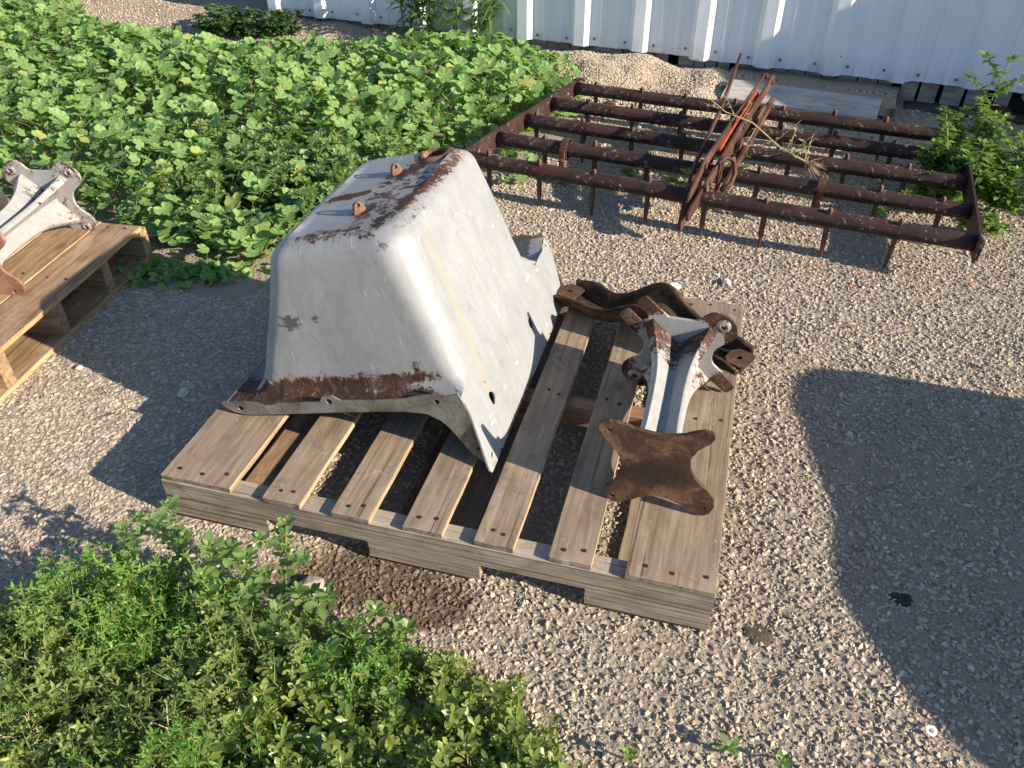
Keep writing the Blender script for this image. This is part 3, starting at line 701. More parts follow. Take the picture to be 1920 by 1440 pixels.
# ------------------------------------------------------------------ main pallet
pal = empty('wooden_pallet', PO, YAW, label='weathered grey plywood pallet of seven deck boards carrying the upturned tub', cat='pallet')
PW, PLN, PH = 1.2, 1.047, .1277
ED = [0, .1712, .2506, .3381, .4096, .4956, .5673, .6532, .7198, .8035, .8737, .9609, 1.0269, 1.2]
DT = .0145
nail_g = Geo(); nail_g.add(*tube_geo([(0, 0, -.004), (0, 0, .0018)], [.0042, .0042], 8)); nail_me = nail_g.mesh('nail'); nail_me.materials.append(mat_nail)
STR_B = [0.0, .487, 1.002]; ST = .045
for i in range(7):
    a0, a1 = ED[2 * i], ED[2 * i + 1]; w = a1 - a0
    bm = box_bm(PLN, w, DT, .0012, 24, .0016, i + 1)
    me = bm_mesh('deck_board', bm)
    o = link('deck_board', me, [mat_deck, mat_edge, mat_ply_end], pal); o.location = (a1, random.uniform(-.002, .003), PH - DT + random.uniform(0, .0012)); o.rotation_euler = (0, 0, math.pi / 2)
    for b in (.03, .512, 1.02):
        for q in ((.2, .5, .85) if w > .12 else (.35, .72)):
            nl = link('nail', nail_me, None, o); nl.location = (b + random.uniform(-.008, .008), w * (1 - q) + random.uniform(-.006, .006), DT)
def stringer_mesh(name, notches, L=PW, zt=.1130, zb=.012, top=.058, seed=0):
    rr = random.Random(seed); pts = [(0, zb)]
    for (x0, x1) in notches:
        pts += [(x0, zb), (x0 + rr.uniform(-.002, .002), zb + (top - zb) * .5), (x0, top - .004), (x0 + .004, top), (x1 - .003, top), (x1, top - .004), (x1 + rr.uniform(-.003, .003), zb + (top - zb) * .45), (x1, zb)]
    pts += [(L, zb), (L, zt), (0, zt)]
    me = plate_mesh(name, pts, ST); return me
for k, b in enumerate(STR_B):
    me = stringer_mesh('stringer', [(.245, .4835), (.7315, .953)], seed=k)
    me.materials.append(mat_lvl if k != 1 else mat_red); me.materials.append(mat_pale if k != 1 else mat_red)
    for p in me.polygons:
        if p.center[1] > .112 and len(p.vertices) == 4: p.material_index = 1
    o = link('stringer', me, None, pal); o.rotation_euler = (math.pi / 2, 0, 0); o.location = (0, b + ST, 0)
for k, (a0, a1, m) in enumerate(((.0, .095, mat_red), (.105, .185, mat_pine), (.50, .60, mat_red), (.605, .70, mat_deck), (1.0, 1.09, mat_deck), (1.095, 1.19, mat_red))):
    bm = box_bm(PLN - .01, a1 - a0, .0115, .001, 14, .0015, 20 + k); o = link('bottom_board', bm_mesh('bottom_board', bm), [m, mat_edge, mat_sill], pal); o.location = (a1, .004, .0002); o.rotation_euler = (0, 0, math.pi / 2)

# ------------------------------------------------------------------ upturned tub
TILT = math.radians(-13.8)
def to_world_pal(a, b, z): return PO + UX * a + VX * b + Vector((0, 0, z))
tub = empty('steel_tub', to_world_pal(.03, 0, .165), 0, label='upturned silver painted steel tub with rust streaks resting on the pallet', cat='tub')
tub.rotation_mode = 'QUATERNION'
tub.rotation_quaternion = (Matrix.Rotation(YAW, 4, 'Z') @ Matrix.Rotation(TILT, 4, 'Y')).to_quaternion()
TT = .347
def xr(z): return .6085 - .157 * z
def smooth(t): t = max(0, min(1, t)); return t * t * (3 - 2 * t)
def ring_pts(x0, x1, y0, y1, rc, z, zf=None, nc=10, ns=26):
    """rounded rectangle, counter clockwise, rc = (rLF, rRF, rRB, rLB) corner radii; starts at left front"""
    P = []; rLF, rRF, rRB, rLB = rc
    def line(a, b, n): return [(a[0] + (b[0] - a[0]) * i / n, a[1] + (b[1] - a[1]) * i / n) for i in range(n)]
    def arc(cx, cy, r, t0, n): return [(cx + r * math.cos(t0 + math.pi / 2 * i / n), cy + r * math.sin(t0 + math.pi / 2 * i / n)) for i in range(n)]
    P += line((x0 + rLF, y0), (x1 - rRF, y0), ns) + arc(x1 - rRF, y0 + rRF, rRF, -math.pi / 2, nc)
    P += line((x1, y0 + rRF), (x1, y1 - rRB), ns) + arc(x1 - rRB, y1 - rRB, rRB, 0, nc)
    P += line((x1 - rRB, y1), (x0 + rLB, y1), ns) + arc(x0 + rLB, y1 - rLB, rLB, math.pi / 2, nc)
    P += line((x0, y1 - rLB), (x0, y0 + rLF), ns) + arc(x0 + rLF, y0 + rLF, rLF, math.pi, nc)
    return [Vector((x, y, z if zf is None else zf(x, y))) for x, y in P]
NC, NS = 10, 26; NR = 4 * (NC + NS)
def dims(z):
    f = z / TT
    return (.075 + (.243 - .075) * f ** .9, xr(z), .262 + .028 * f, .812 - .022 * f)
rings = []
RF = .045
xA, xB, yA, yB = dims(TT)
# top cap: shrinking rings
for q in (.04, .2, .4, .6, .75, .88, 1.0):
    ix = RF; cx, cy = (xA + xB) / 2, (yA + yB) / 2
    X0, X1, Y0, Y1 = xA + ix, xB - ix, yA + ix, yB - ix
    rings.append(ring_pts(cx + (X0 - cx) * q, cx + (X1 - cx) * q, cy + (Y0 - cy) * q, cy + (Y1 - cy) * q, (.03 * q,) * 4, TT, lambda x, y: TT - .004 + .006 * mnoise.noise(Vector((x * 7, y * 7, 2))) * .8))
for k in range(1, 9):
    ph = math.pi / 2 * k / 8; z = TT - RF * (1 - math.cos(ph)); ins = RF * (1 - math.sin(ph)); a0, a1, b0, b1 = dims(z)
    rr = .03 + (.058 - .03) * k / 8
    rings.append(ring_pts(a0 + ins, a1 - ins, b0 + ins, b1 - ins, (rr * .8, rr * 1.05, rr * .7, rr), z))
zl = TT - RF; nsd = 34; zend = .035
for k in range(1, nsd + 1):
    z = zl + (zend - zl) * k / nsd; a0, a1, b0, b1 = dims(z); f = k / nsd
    rings.append(ring_pts(a0, a1, b0, b1, (.046, .061 * (1 - .3 * f), .04, .058), z))
a0, a1, b0, b1 = dims(zend)
OUT = (0.0, .228, .975); ZS = -.012
for k in range(1, 10):   # fillet flaring into the shelf, the right side stays a flat sheet
    t = k / 9; ph = math.pi / 2 * min(1, t * 1.25); z = zend + (ZS - zend) * math.sin(ph); e = (1 - math.cos(ph)) * .55 + .45 * max(0, (t - .35) / .65) ** 1.2
    X0 = a0 + (OUT[0] - a0) * e; Y0 = b0 + (OUT[1] - b0) * e; Y1 = b1 + (OUT[2] - b1) * e
    rR = .043 * (1 - smooth(t * 1.3)) + .0015
    zf = lambda x, y, z=z, t=t: z - (.03 * math.sin(math.pi * max(0, min(1, (y - .82) / .15))) if t > .4 else 0)
    rings.append(ring_pts(X0, xr(z), Y0, Y1, (.03 + .0 * t, rR, rR, .04), z, zf))
vs = [v for r in rings for v in r]; fs = []
for k in range(len(rings) - 1):
    for j in range(NR): fs.append((k * NR + j, (k + 1) * NR + j, (k + 1) * NR + (j + 1) % NR, k * NR + (j + 1) % NR))
c0 = len(vs); vs.append(Vector(((xA + xB) / 2, (yA + yB) / 2, TT - .003)))
for j in range(NR): fs.append((c0, j, (j + 1) % NR))
# sheet running down past the shelf on the right side
last = (len(rings) - 1) * NR; jr = list(range(NS, NS + NC + NS + NC + 1))
rows = [(-.03, .232, .985), (-.06, .229, .984), (-.09, .222, .978), (-.12, .215, .968), (-.15, .207, .955), (-.175, .200, .943), (-.19, .198, .935), (-.199, .203, .92)]
yr0 = [vs[last + j].y for j in jr]; prev = [last + j for j in jr]
for (z, ya, yb) in rows:
    cur = []
    for q, j in enumerate(jr):
        f = (yr0[q] - yr0[0]) / (yr0[-1] - yr0[0]); cur.append(len(vs)); vs.append(Vector((xr(z) + .0, ya + (yb - ya) * f, z)))
    for q in range(len(jr) - 1): fs.append((prev[q], cur[q], cur[q + 1], prev[q + 1]))
    prev = cur
# gentle dents
for i, v in enumerate(vs):
    n_ = mnoise.noise(v * 6) * .0030 + mnoise.noise(v * 14 + Vector((5, 0, 0))) * .0010
    v.x += n_ * (1 if v.z > 0 else .4); v.y += mnoise.noise(v * 6 + Vector((9, 9, 9))) * .0026
    if v.z > TT - .02:   # pressed ridge and weld beads on top
        d = (v.x - .53) ** 2 / .0002
        if .3 < v.y < .72: v.z += .0018 * math.exp(-((v.x - (.49 + .09 * (v.y - .3))) / .010) ** 2)
        v.z += .003 * math.exp(-((v.y - .31) / .007) ** 2) * (.5 + .5 * math.sin(v.x * 330)) * (.31 < v.x < .44)
me = mesh('body', vs, fs); 
def seg(p, a, b):
    a, b = Vector(a), Vector(b); t = max(0, min(1, (p - a).dot(b - a) / (b - a).length_squared)); return (p - (a + (b - a) * t)).length, t
def rust_at(p):
    r = 0.0
    def blob(a, b, w, amp):
        nonlocal r
        d, _ = seg(p, a, b); r = max(r, amp * math.exp(-(d / w) ** 2))
    if p.z > TT - .06 and p.y > .25:
        blob((.30, .515, TT), (.375, .535, TT), .022, 1.0); blob((.375, .535, TT), (.43, .60, TT), .022, .66)
        blob((.41, .62, TT), (.47, .70, TT), .045, .78); blob((.33, .325, TT), (.44, .345, TT), .026, .68); blob((.44, .40, TT), (.40, .52, TT), .035, .6)
        blob((.490, .34, TT), (.55, .72, TT), .024, .80); blob((.35, .32, TT), (.50, .31, TT), .018, .60)
        blob((.404, .43, TT), (.43, .42, TT), .028, .75); blob((.406, .641, TT), (.43, .64, TT), .028, .8); blob((.473, .744, TT), (.50, .76, TT), .055, .75)
        blob((.44, .35, TT), (.47, .62, TT), .07, .50)
    if p.y < .30 and p.z < .10:
        blob((.115, .26, .006), (.46, .26, .014), .030, .86); blob((.44, .26, .02), (.545, .27, .022), .021, .72)
        blob((.50, .27, .03), (.515, .27, .055), .014, .68); blob((.53, .27, .02), (.56, .28, .01), .012, .6); blob((.03, .235, -.01), (.11, .25, -.01), .03, .8); blob((.1, .238, -.012), (.52, .238, -.012), .03, .85)
    if p.z < 0 or p.x > .55:
        blob((.618, .565, -.063), (.618, .566, -.063), .007, .9); blob((.618, .472, -.062), (.618, .473, -.062), .008, .9); blob((.61, .345, -.07), (.61, .346, -.06), .012, .5)
        blob((.62, .25, -.02), (.64, .205, -.19), .007, .42); blob((.64, .22, -.197), (.64, .92, -.197), .010, .5); blob((.61, .96, -.02), (.615, .975, -.08), .015, .6)
    if p.x < .07 and p.z < .03 and p.y < .34: r = max(r, .75)
    return r
def fa(me, name, fn):
    a = me.attributes.new(name, 'FLOAT', 'POINT'); a.data.foreach_set('value', [fn(v.co) for v in me.vertices])
fa(me, 'rust', rust_at)
fa(me, 'stain', lambda p: math.exp(-(seg(p, (.557, .40, .30), (.618, .352, -.06))[0] / .011) ** 2) if p.x > .53 else 0)
def chip_shade(p):
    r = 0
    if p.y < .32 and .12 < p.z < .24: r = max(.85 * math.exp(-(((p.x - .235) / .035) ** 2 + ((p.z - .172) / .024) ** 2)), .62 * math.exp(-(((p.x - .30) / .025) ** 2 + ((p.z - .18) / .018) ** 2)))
    if p.z < .02 and p.x < .58 and p.y > .82: r = .75  # shade on the back shelf painted in as dark grey
    if p.z < .03 and p.x < .075 and p.y > .33: r = .8  # left shelf darkened in colour to stand for its shadow
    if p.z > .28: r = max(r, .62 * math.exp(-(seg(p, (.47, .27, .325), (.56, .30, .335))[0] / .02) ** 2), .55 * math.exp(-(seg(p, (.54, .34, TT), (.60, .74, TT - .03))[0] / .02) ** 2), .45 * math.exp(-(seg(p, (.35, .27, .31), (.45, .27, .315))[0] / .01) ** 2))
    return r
fa(me, 'chip', chip_shade)
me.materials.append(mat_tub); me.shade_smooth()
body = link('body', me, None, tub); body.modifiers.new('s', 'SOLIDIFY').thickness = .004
body.modifiers['s'].offset = 0
def cutter(path, r, sy=1.0, n=20):
    g = Geo(); g.tube(path, r, n); return g
cg = []
g = Geo()
def oval_cut(g, x, y, z, ra, rb, lobes=False):
    d = Vector((1, 0, .157)).normalized(); w = Vector((-.157, 0, 1)).normalized(); n = 24; vs = []
    for e in (-.03, .03):
        for k in range(n):
            t = 2 * math.pi * k / n; q = 1 + (.12 * math.cos(3 * t) if lobes else 0); vs.append(Vector((x, y, z)) + d * e + Vector((0, 1, 0)) * ra * q * math.cos(t) + w * rb * q * math.sin(t))
    g.add(vs, [(k, (k + 1) % n, n + (k + 1) % n, n + k) for k in range(n)] + [tuple(range(n))[::-1], tuple(range(n, 2 * n))])
oval_cut(g, .624, .344, -.097, .013, .016, True); oval_cut(g, .626, .677, -.109, .012, .016); oval_cut(g, .612, .962, -.03, .004, .004); oval_cut(g, .612, .253, .008, .0035, .004)
g.tube([(.473, .735, TT - .06), (.473, .735, TT + .05)], .031, 28)
cme = g.mesh('cut'); bmx = bmesh.new(); bmx.from_mesh(cme); bmesh.ops.recalc_face_normals(bmx, faces=bmx.faces[:]); bmx.to_mesh(cme); bmx.free()
co = bpy.data.objects.new('cut', cme); COL.objects.link(co); co.matrix_world = Matrix.Identity(4); co.parent = tub
md = body.modifiers.new('b', 'BOOLEAN'); md.operation = 'DIFFERENCE'; md.object = co; md.solver = 'EXACT'
bpy.context.view_layer.update(); dg = bpy.context.evaluated_depsgraph_get(); me2 = bpy.data.meshes.new_from_object(body.evaluated_get(dg), preserve_all_data_layers=True, depsgraph=dg)
body.modifiers.clear(); body.data = me2; me2.name = 'body'; bpy.data.objects.remove(co)
me2.shade_smooth(); me2.set_sharp_from_angle(angle=math.radians(40))
# front flange lip (faces the camera), runs down the front edge of the sheet
inner = [(.626, -.198), (.596, -.165), (.578, -.125), (.564, -.094), (.548, -.070), (.52, -.050), (.47, -.043), (.40, -.041), (.30, -.041), (.2, -.042), (.1, -.043), (.05, -.042), (.02, -.034), (.0, -.02), (-.008, -.008)]
outer = [(-.004, -.002), (.02, -.006), (.06, -.004), (.1, -.010), (.2, -.010), (.262, -.010), (.275, .004), (.30, .006), (.318, -.008), (.40, -.010), (.47, -.008), (.52, .0), (.55, .002), (.58, -.004), (.606, .0), (.612, .012), (.6085, .02), (.6045, .012), (.6125, -.02), (.618, -.06), (.6245, -.10), (.631, -.14), (.638, -.18), (.640, -.197)]
lipm = plate_mesh('front_lip', outer[::1] + inner, .004, [(.04, -.022, .008, .007), (.288, -.010, .0075, .0075), (.553, -.018, .006, .0065), (.615, -.150, .0055, .006)])
lip = link('front_lip', lipm, [mat_lip], tub); lip.rotation_euler = (math.pi / 2, 0, 0); lip.location = (0, .2305, 0)
b = lip.modifiers.new('b', 'BEVEL'); b.width = .0012; b.segments = 2; b.limit_method = 'ANGLE'
o = link('back_lip', lipm.copy(), None, tub); o.rotation_euler = (math.pi / 2, 0, 0); o.location = (0, .980, 0)
g = Geo(); pts = [(0, .236, -.009), (-.004, .5, -.009), (0, .97, -.009)]
for p, q in zip(pts[:-1], pts[1:]): flat_bar(g, Vector(p) - Vector((0, 0, .014)), Vector(q) - Vector((0, 0, .014)), .028, .004)
link('left_lip', g.mesh('left_lip'), mat_lip, tub)
# lugs
lug_out = smooth_loop([(-.019, 0), (.019, 0), (.013, .016), (.006, .026), (-.006, .026), (-.013, .016)], 2)
lm = plate_mesh('lug', lug_out, .009, [(0, .019, .0045, .005)]); lm.materials.append(rusty('rusty lug', (.06, .028, .02), (.19, .10, .065), (.42, .34, .29), .1, .8, s=3))
for (x, y) in ((.404, .43), (.406, .641)):
    o = link('lug', lm, None, tub); o.rotation_euler = (math.pi / 2, 0, 1.15); o.location = (x, y, TT - .004); bb = o.modifiers.new('b', 'BEVEL'); bb.width = .002; bb.segments = 2; bb.limit_method = 'ANGLE'
# drain collar
g = Geo(); n = 32; prof = [(.0305, -.03), (.0295, -.002), (.031, .003), (.035, .0035), (.042, .000), (.05, -.004)]; vs = []
for (r, z) in prof:
    for k in range(n): t = 2 * math.pi * k / n; vs.append((r * math.cos(t), r * math.sin(t), z + .0015 * math.sin(3 * t)))
g.add(vs, [(i * n + k, i * n + (k + 1) % n, (i + 1) * n + (k + 1) % n, (i + 1) * n + k) for i in range(len(prof) - 1) for k in range(n)])
o = link('drain_collar', g.mesh('drain_collar'), rusty('orange rust collar', (.05, .028, .02), (.14, .075, .045), (.42, .22, .11), .1, .85, s=3), tub, smooth=True); o.location = (.473, .735, TT)
g = Geo(); g.box((0, 0, 0), (.006, .006, .0007)); o = link('teal_chip', g.mesh('teal_chip'), mat_teal, tub); o.location = (xr(-.175) + .0035, .235, -.175); o.rotation_euler = (0, math.radians(90 + 9), .3)

# ------------------------------------------------------------------ pedestals (four lobed plates joined by a cross shaped column)
NEAR_OUT = [(.0655, .028), (.075, .065), (.107, .10), (.104, .118), (.084, .12), (.045, .10), (0, .091), (-.045, .095), (-.08, .107), (-.112, .104), (-.122, .084), (-.10, .055), (-.07, .02), (-.066, -.012), (-.075, -.05), (-.097, -.078), (-.095, -.105), (-.065, -.114), (-.03, -.09), (.012, -.0685), (.055, -.08), (.092, -.104), (.118, -.104), (.132, -.075), (.125, -.045), (.085, -.01)]
def star_outline(r=.155, waist=.082, fork=()):
    """four lobes on the diagonals; fork lists lobe numbers that are cut into two fingers"""
    pts = []
    for L_ in range(4):
        t = math.pi / 4 + L_ * math.pi / 2; c, s = math.cos(t), math.sin(t)
        def P_(u_, w_): return (c * u_ - s * w_, s * u_ + c * w_)
        tm = t - math.pi / 4; wq = waist * (1.2 if L_ == 1 else 1); pts += [(math.cos(tm - .22) * wq * 1.03, math.sin(tm - .22) * wq * 1.03), (math.cos(tm + .22) * wq * 1.03, math.sin(tm + .22) * wq * 1.03)]
        if L_ in fork: pts += [P_(.095, -.046), P_(r + .012, -.046), P_(r + .018, -.038), P_(r + .018, -.02), P_(r + .012, -.012), P_(.125, -.014), P_(.118, -.008), P_(.118, .008), P_(.125, .012), P_(r + .008, .012), P_(r + .014, .02), P_(r + .014, .038), P_(r + .008, .046), P_(.095, .046)]
        else: pts += [P_(.100, -.043), P_(.122, -.047), P_(r - .010, -.042), P_(r + .006, -.018), P_(r + .006, .018), P_(r - .010, .042), P_(.122, .047), P_(.100, .043)]
    return pts
def chaikin_soft(pts, amt=1): return smooth_loop(pts, amt)
def column_mesh(L, rmid=.054, rend=.108):
    """X section column along +Y, fins on the diagonals flaring into the plates; valleys are concave"""
    m = 56; vs = []; fs = []
    for i in range(m + 1):
        f = i / m; y = L * (f - .06 * math.sin(2 * math.pi * f)); fn = math.exp(-(y / .032) ** 1.4); ff = math.exp(-((L - y) / .085) ** 1.5)
        R = rmid + (rend - rmid) * max(fn * .85, ff); vl = .0135 + .012 * max(fn, ff * .8); tf = .0085 + .004 * ff
        for q in range(4):
            t = math.pi / 4 + q * math.pi / 2; c, s_ = math.cos(t), math.sin(t)
            for (u_, w_) in ((max(.03, R * .4), -tf * 1.25), (R * .72, -tf * 1.02), (R - .002, -tf), (R, -tf + .003), (R, tf - .003), (R - .002, tf), (R * .72, tf * 1.02), (max(.03, R * .4), tf * 1.25)):
                vs.append((c * u_ - s_ * w_, y, s_ * u_ + c * w_))
            t2 = t + math.pi / 4
            for dt in (-.22, 0, .22): rr_ = vl * 1.25 / math.cos(dt * .6); vs.append((math.cos(t2 + dt) * rr_, y, math.sin(t2 + dt) * rr_))
    n = 44
    for i in range(m):
        for k in range(n): fs.append((i * n + k, i * n + (k + 1) % n, (i + 1) * n + (k + 1) % n, (i + 1) * n + k))
    fs += [tuple(range(n)), tuple(m * n + k for k in range(n))[::-1]]
    me = mesh('column', vs, fs); return me
def pedestal(name, label, base, axis_rot, L, near_mat, far_mat, rust_far, far_fork, sx=1.0, sz=.93, near_fork=(), tiltx=0):
    root = empty(name, base, axis_rot, label=label, cat='pedestal')
    root.rotation_euler = (tiltx, 0, axis_rot)
    cm = column_mesh(L); cm.materials.append(mat_ped)
    fa(cm, 'rust', lambda p: max(rust_far * smooth((p.y / L - .62) / .3) * (.72 if p.z > 0 else .5), .30 * smooth((.1 - p.y / L) / .1), .38 if (p.y / L > .5 and p.x > .05) else 0)); fa(cm, 'stain', lambda p: 0.0); fa(cm, 'chip', lambda p: .50 * smooth((p.y / L - .72) / .15) if abs(p.x) < .04 and p.z > 0 else .12)
    cm.shade_smooth(); cm.set_sharp_from_angle(angle=math.radians(45)); link('column', cm, None, root)
    for (nm, y, mt, fork) in (('near_plate', -.004, near_mat, near_fork), ('far_plate', L - .004, far_mat, far_fork)):
        meas = mt is mat_star
        rj = random.Random(3)
        out = smooth_loop([(a * sx, b * sz) for a, b in star_outline(fork=fork)] if not meas else [(a, b + .004) for a, b in NEAR_OUT], 2)
        if meas: out = [(a + rj.uniform(-.0012, .0012), b + rj.uniform(-.0012, .0012)) for a, b in out]
        holes = [(-.096, .088, .0055, .005), (-.078, -.090, .006, .005), (.112, -.078, .003, .003)] if meas else []
        for L_ in range(4):
            t = math.pi / 4 + L_ * math.pi / 2
            if L_ not in fork and not meas: holes.append((math.cos(t) * .136 * sx, math.sin(t) * .136 * sz, .0055, .006))
        pm = plate_mesh('end_plate', out, .009, holes); pm.materials.append(mt)
        if mt is mat_ped: fa(pm, 'rust', lambda p: rust_far * .82 * smooth((math.hypot(p.x, p.y) - .085) / .05) if rust_far > .4 else .26 + .3 * smooth((math.hypot(p.x, p.y) - .12) / .03)); fa(pm, 'stain', lambda p: 0.0); fa(pm, 'chip', lambda p: .1)
        o = link('end_plate', pm, None, root); o.rotation_euler = (math.pi / 2, 0, 0); o.location = (0, y + .009, 0)
        b = o.modifiers.new('b', 'BEVEL'); b.width = .0016; b.segments = 2; b.limit_method = 'ANGLE'
        if mt is mat_ped:
            for L_ in range(4):
                if L_ in fork: continue
                t = math.pi / 4 + L_ * math.pi / 2; g = Geo(); n = 18; vs = []
                for (r, z) in ((.006, -.002), (.0065, .004), (.0095, .0045), (.015, .002), (.019, -.001)):
                    for k in range(n): q = 2 * math.pi * k / n; vs.append((r * math.cos(q), -z, r * math.sin(q)))
                g.add(vs, [(i * n + k, i * n + (k + 1) % n, (i + 1) * n + (k + 1) % n, (i + 1) * n + k) for i in range(4) for k in range(n)])
                bo = link('boss', g.mesh('boss'), None, root, smooth=True); fa(bo.data, 'rust', lambda p: .45); fa(bo.data, 'stain', lambda p: 0.0); fa(bo.data, 'chip', lambda p: 0.0); bo.data.materials.append(mat_ped)
                bo.location = (math.cos(t) * .136 * sx, y + (.0 if y > .1 else .010), math.sin(t) * .136 * sz)
                if y < .1: bo.rotation_euler = (0, 0, math.pi)
    return root
ped = pedestal('steel_pedestal', 'silver fluted pedestal lying on the pallet with a brown rusted four lobed foot plate', to_world_pal(1.046, .192, .232), YAW + .0, .43, mat_star, mat_ped, .95, (1, 3), 1.0, .93)
pin = pedestal('steel_pedestal', 'pale grey fluted pedestal lying on the brown pallet beside the weeds', (-1.535, 2.06, .235), math.radians(-6), .41, rusty('orange brown plate', (.1, .045, .025), (.26, .13, .08), (.45, .28, .2), .1, .8), mat_ped, .25, (), 1.0, .97)

# ------------------------------------------------------------------ wavy channel
ch = empty('channel_bracket', to_world_pal(.705, .93, .128), 0, label='burnt brown pressed steel channel with a wavy profile lying behind the pedestal', cat='bracket')
ch.rotation_euler = (0, 0, YAW + math.atan2(-.215, .505))
CL = .55; n = 60
def chz(t): return .018 - .012 * math.exp(-((t - .24) / .10) ** 2) + .062 * math.exp(-((t - .50) / .145) ** 2) + .004 * math.sin(t * 9)
def chw(t): return .050 + .014 * math.exp(-((t - .52) / .2) ** 2) - .010 * math.exp(-((t - .25) / .08) ** 2)
def ch_wall(sign, name):
    vs = []; fs = []
    for i in range(n + 1):
        t = i / n; x = CL * t; z = chz(t); w = chw(t) * sign; hgt = .040 + .012 * math.exp(-((t - .5) / .2) ** 2) - .010 * math.exp(-((t - .02) / .05) ** 2) - .012 * math.exp(-((t - 1) / .05) ** 2)
        flare = .012 * sign
        prof = [(w * .55, z), (w * .85, z + .001), (w * .97, z + .008), (w, z + hgt * .5), (w + flare * .05, z + hgt * .8), (w + flare * .2, z + hgt * .97), (w + flare * .6, z + hgt), (w + flare * .9, z + hgt - .001)]
        vs += [(x, a, b) for a, b in prof]
    k = 8
    for i in range(n):
        for j in range(k - 1): fs.append((i * k + j, (i + 1) * k + j, (i + 1) * k + j + 1, i * k + j + 1))
    me = mesh(name, vs, fs); o = link(name, me, mat_channel, ch, smooth=True); s = o.modifiers.new('s', 'SOLIDIFY'); s.thickness = .0035; s.offset = 0
ch_wall(1, 'flange'); ch_wall(-1, 'flange')
g = Geo(); vs = []; 
for i in range(n + 1):
    t = -.02 + 1.04 * i / n; x = CL * t; z = chz(min(1, max(0, t))) + .0005 + (.012 * smooth((.12 - t) / .1)) + .014 * smooth((t - .9) / .08)
    for q in (-1, -.5, 0, .5, 1): vs.append((x, chw(min(1, max(0, t))) * q * .62, z + .002 * (1 - q * q) - .003 * (abs(q) > .9)))
g.add(vs, [(i * 5 + j, (i + 1) * 5 + j, (i + 1) * 5 + j + 1, i * 5 + j + 1) for i in range(n) for j in range(4)])
o = link('web', g.mesh('web'), mat_channel, ch, smooth=True); s = o.modifiers.new('s', 'SOLIDIFY'); s.thickness = .0035
for (x, z, rx) in ((.012, .034, .011), (.535, .036, .008)):
    pm = plate_mesh('tab', smooth_loop([(-.030, -.036), (.030, -.036), (.033, -.02), (.033, .02), (.030, .036), (-.030, .036)], 1), .004, [(0, 0, rx, .005 if rx > .01 else .008)])
    o = link('tab', pm, rusty('orange tab rust', (.03, .02, .015), (.11, .055, .03), (.27, .14, .08), .2, .7), ch); o.location = (x, 0, z + .004)

# ------------------------------------------------------------------ second pallet on the left
P2 = Vector((-1.235, 2.485, 0)); E2 = Vector((.167, .986, 0)).normalized(); S2 = Vector((-E2.y, E2.x, 0))   # S2 points left
pal2 = empty('wooden_pallet', P2, math.atan2(-E2.y, -E2.x), label='warm brown plank pallet cut off by the left edge, carrying the pale pedestal', cat='pallet')
# local x runs towards the camera along the right edge, local y runs right; boards lie at y = 0 .. -1
yy = 0.0
for k, (w, gap) in enumerate(((.138, .009), (.14, .012), (.10, .04), (.14, .05), (.10, .05), (.14, .04), (.14, 0))):
    bm = box_bm(1.06, w, .016, .0015, 20, .003, 40 + k); o = link('deck_board', bm_mesh('deck_board', bm), [mat_pine, mat_pine_edge, mat_pine_edge], pal2)
    o.location = (-.01 if k else 0, -(yy + w), .114); yy += w + gap
    o.rotation_euler = (0, 0, 0)
    for q in (.03, .36, .69, 1.02):
        for yq in (.28, .72): nl = link('nail', nail_me, None, o); nl.location = (q, w * yq, .0162)
for x in (.012, .245, .49, .745, 1.0):
    me = plate_mesh('stringer', [(0, .016), (.9, .016), (.9, .1135), (0, .1135)], .038); o = link('stringer', me, mat_pine, pal2); o.rotation_euler = (math.pi / 2, 0, -math.pi / 2); o.location = (x, -.003, 0)
    o.rotation_euler = (math.pi / 2, 0, -math.pi / 2)
for k, y0 in enumerate((.0, .3, .62)):
    bm = box_bm(1.04, .14, .015, .0015, 10, .002, 60 + k); o = link('bottom_board', bm_mesh('bottom_board', bm), [mat_pine, mat_pine_edge, mat_pine_edge], pal2); o.location = (.0, -(y0 + .14), .0005)

# yellowed plastic canister at the left edge
can = empty('canister', (-1.79, 2.42, .205), 0, label='yellowed plastic canister lying behind the pale pedestal at the left edge', cat='canister')
g = Geo(); dirv = Vector((-.35, -.93, 0)).normalized(); a = Vector((0, 0, 0)) + dirv * -.18
g.tube([dirv * -.150, dirv * -.147, dirv * -.135, dirv * .15, dirv * .165], [.055, .068, .074, .074, .066], 32); link('barrel', g.mesh('barrel'), mat_yellow, can, smooth=True).data.set_sharp_from_angle(angle=.7)
g = Geo(); g.tube([dirv * -.152, dirv * -.166], [.03, .028], 20); link('cap', g.mesh('cap'), mat_yellow, can, smooth=True)

# ------------------------------------------------------------------ made-up blockers outside the frame, added for the shadows they cast into it
caster = empty('shadow_caster', (2.0, 0, 0), 0, label='unseen rounded shadow caster added right of the view to shade the gravel', cat='shadow caster')
sil = [(.03, 0), (.06, .30), (.085, .56), (.11, .60), (.186, .632), (.41, .66), (.67, .632), (1.047, .626), (1.19, .60), (1.276, .567), (1.33, .50), (1.40, .31), (1.50, 0)]  # outline worked back from the ground shadow it has to cast
me = plate_mesh('caster_shell', sil, .5)
for v_ in me.vertices:
    if v_.co.z > .1: v_.co.x -= .17 * max(0, v_.co.x) / 1.3
o = link('caster_shell', me, mat_occ, caster); o.rotation_euler = (math.pi / 2, 0, math.pi / 2)
g = Geo(); g.box((.52, .76, .02), (.03, .8, .018)); link('caster_foot', g.mesh('caster_foot'), mat_occ, caster)
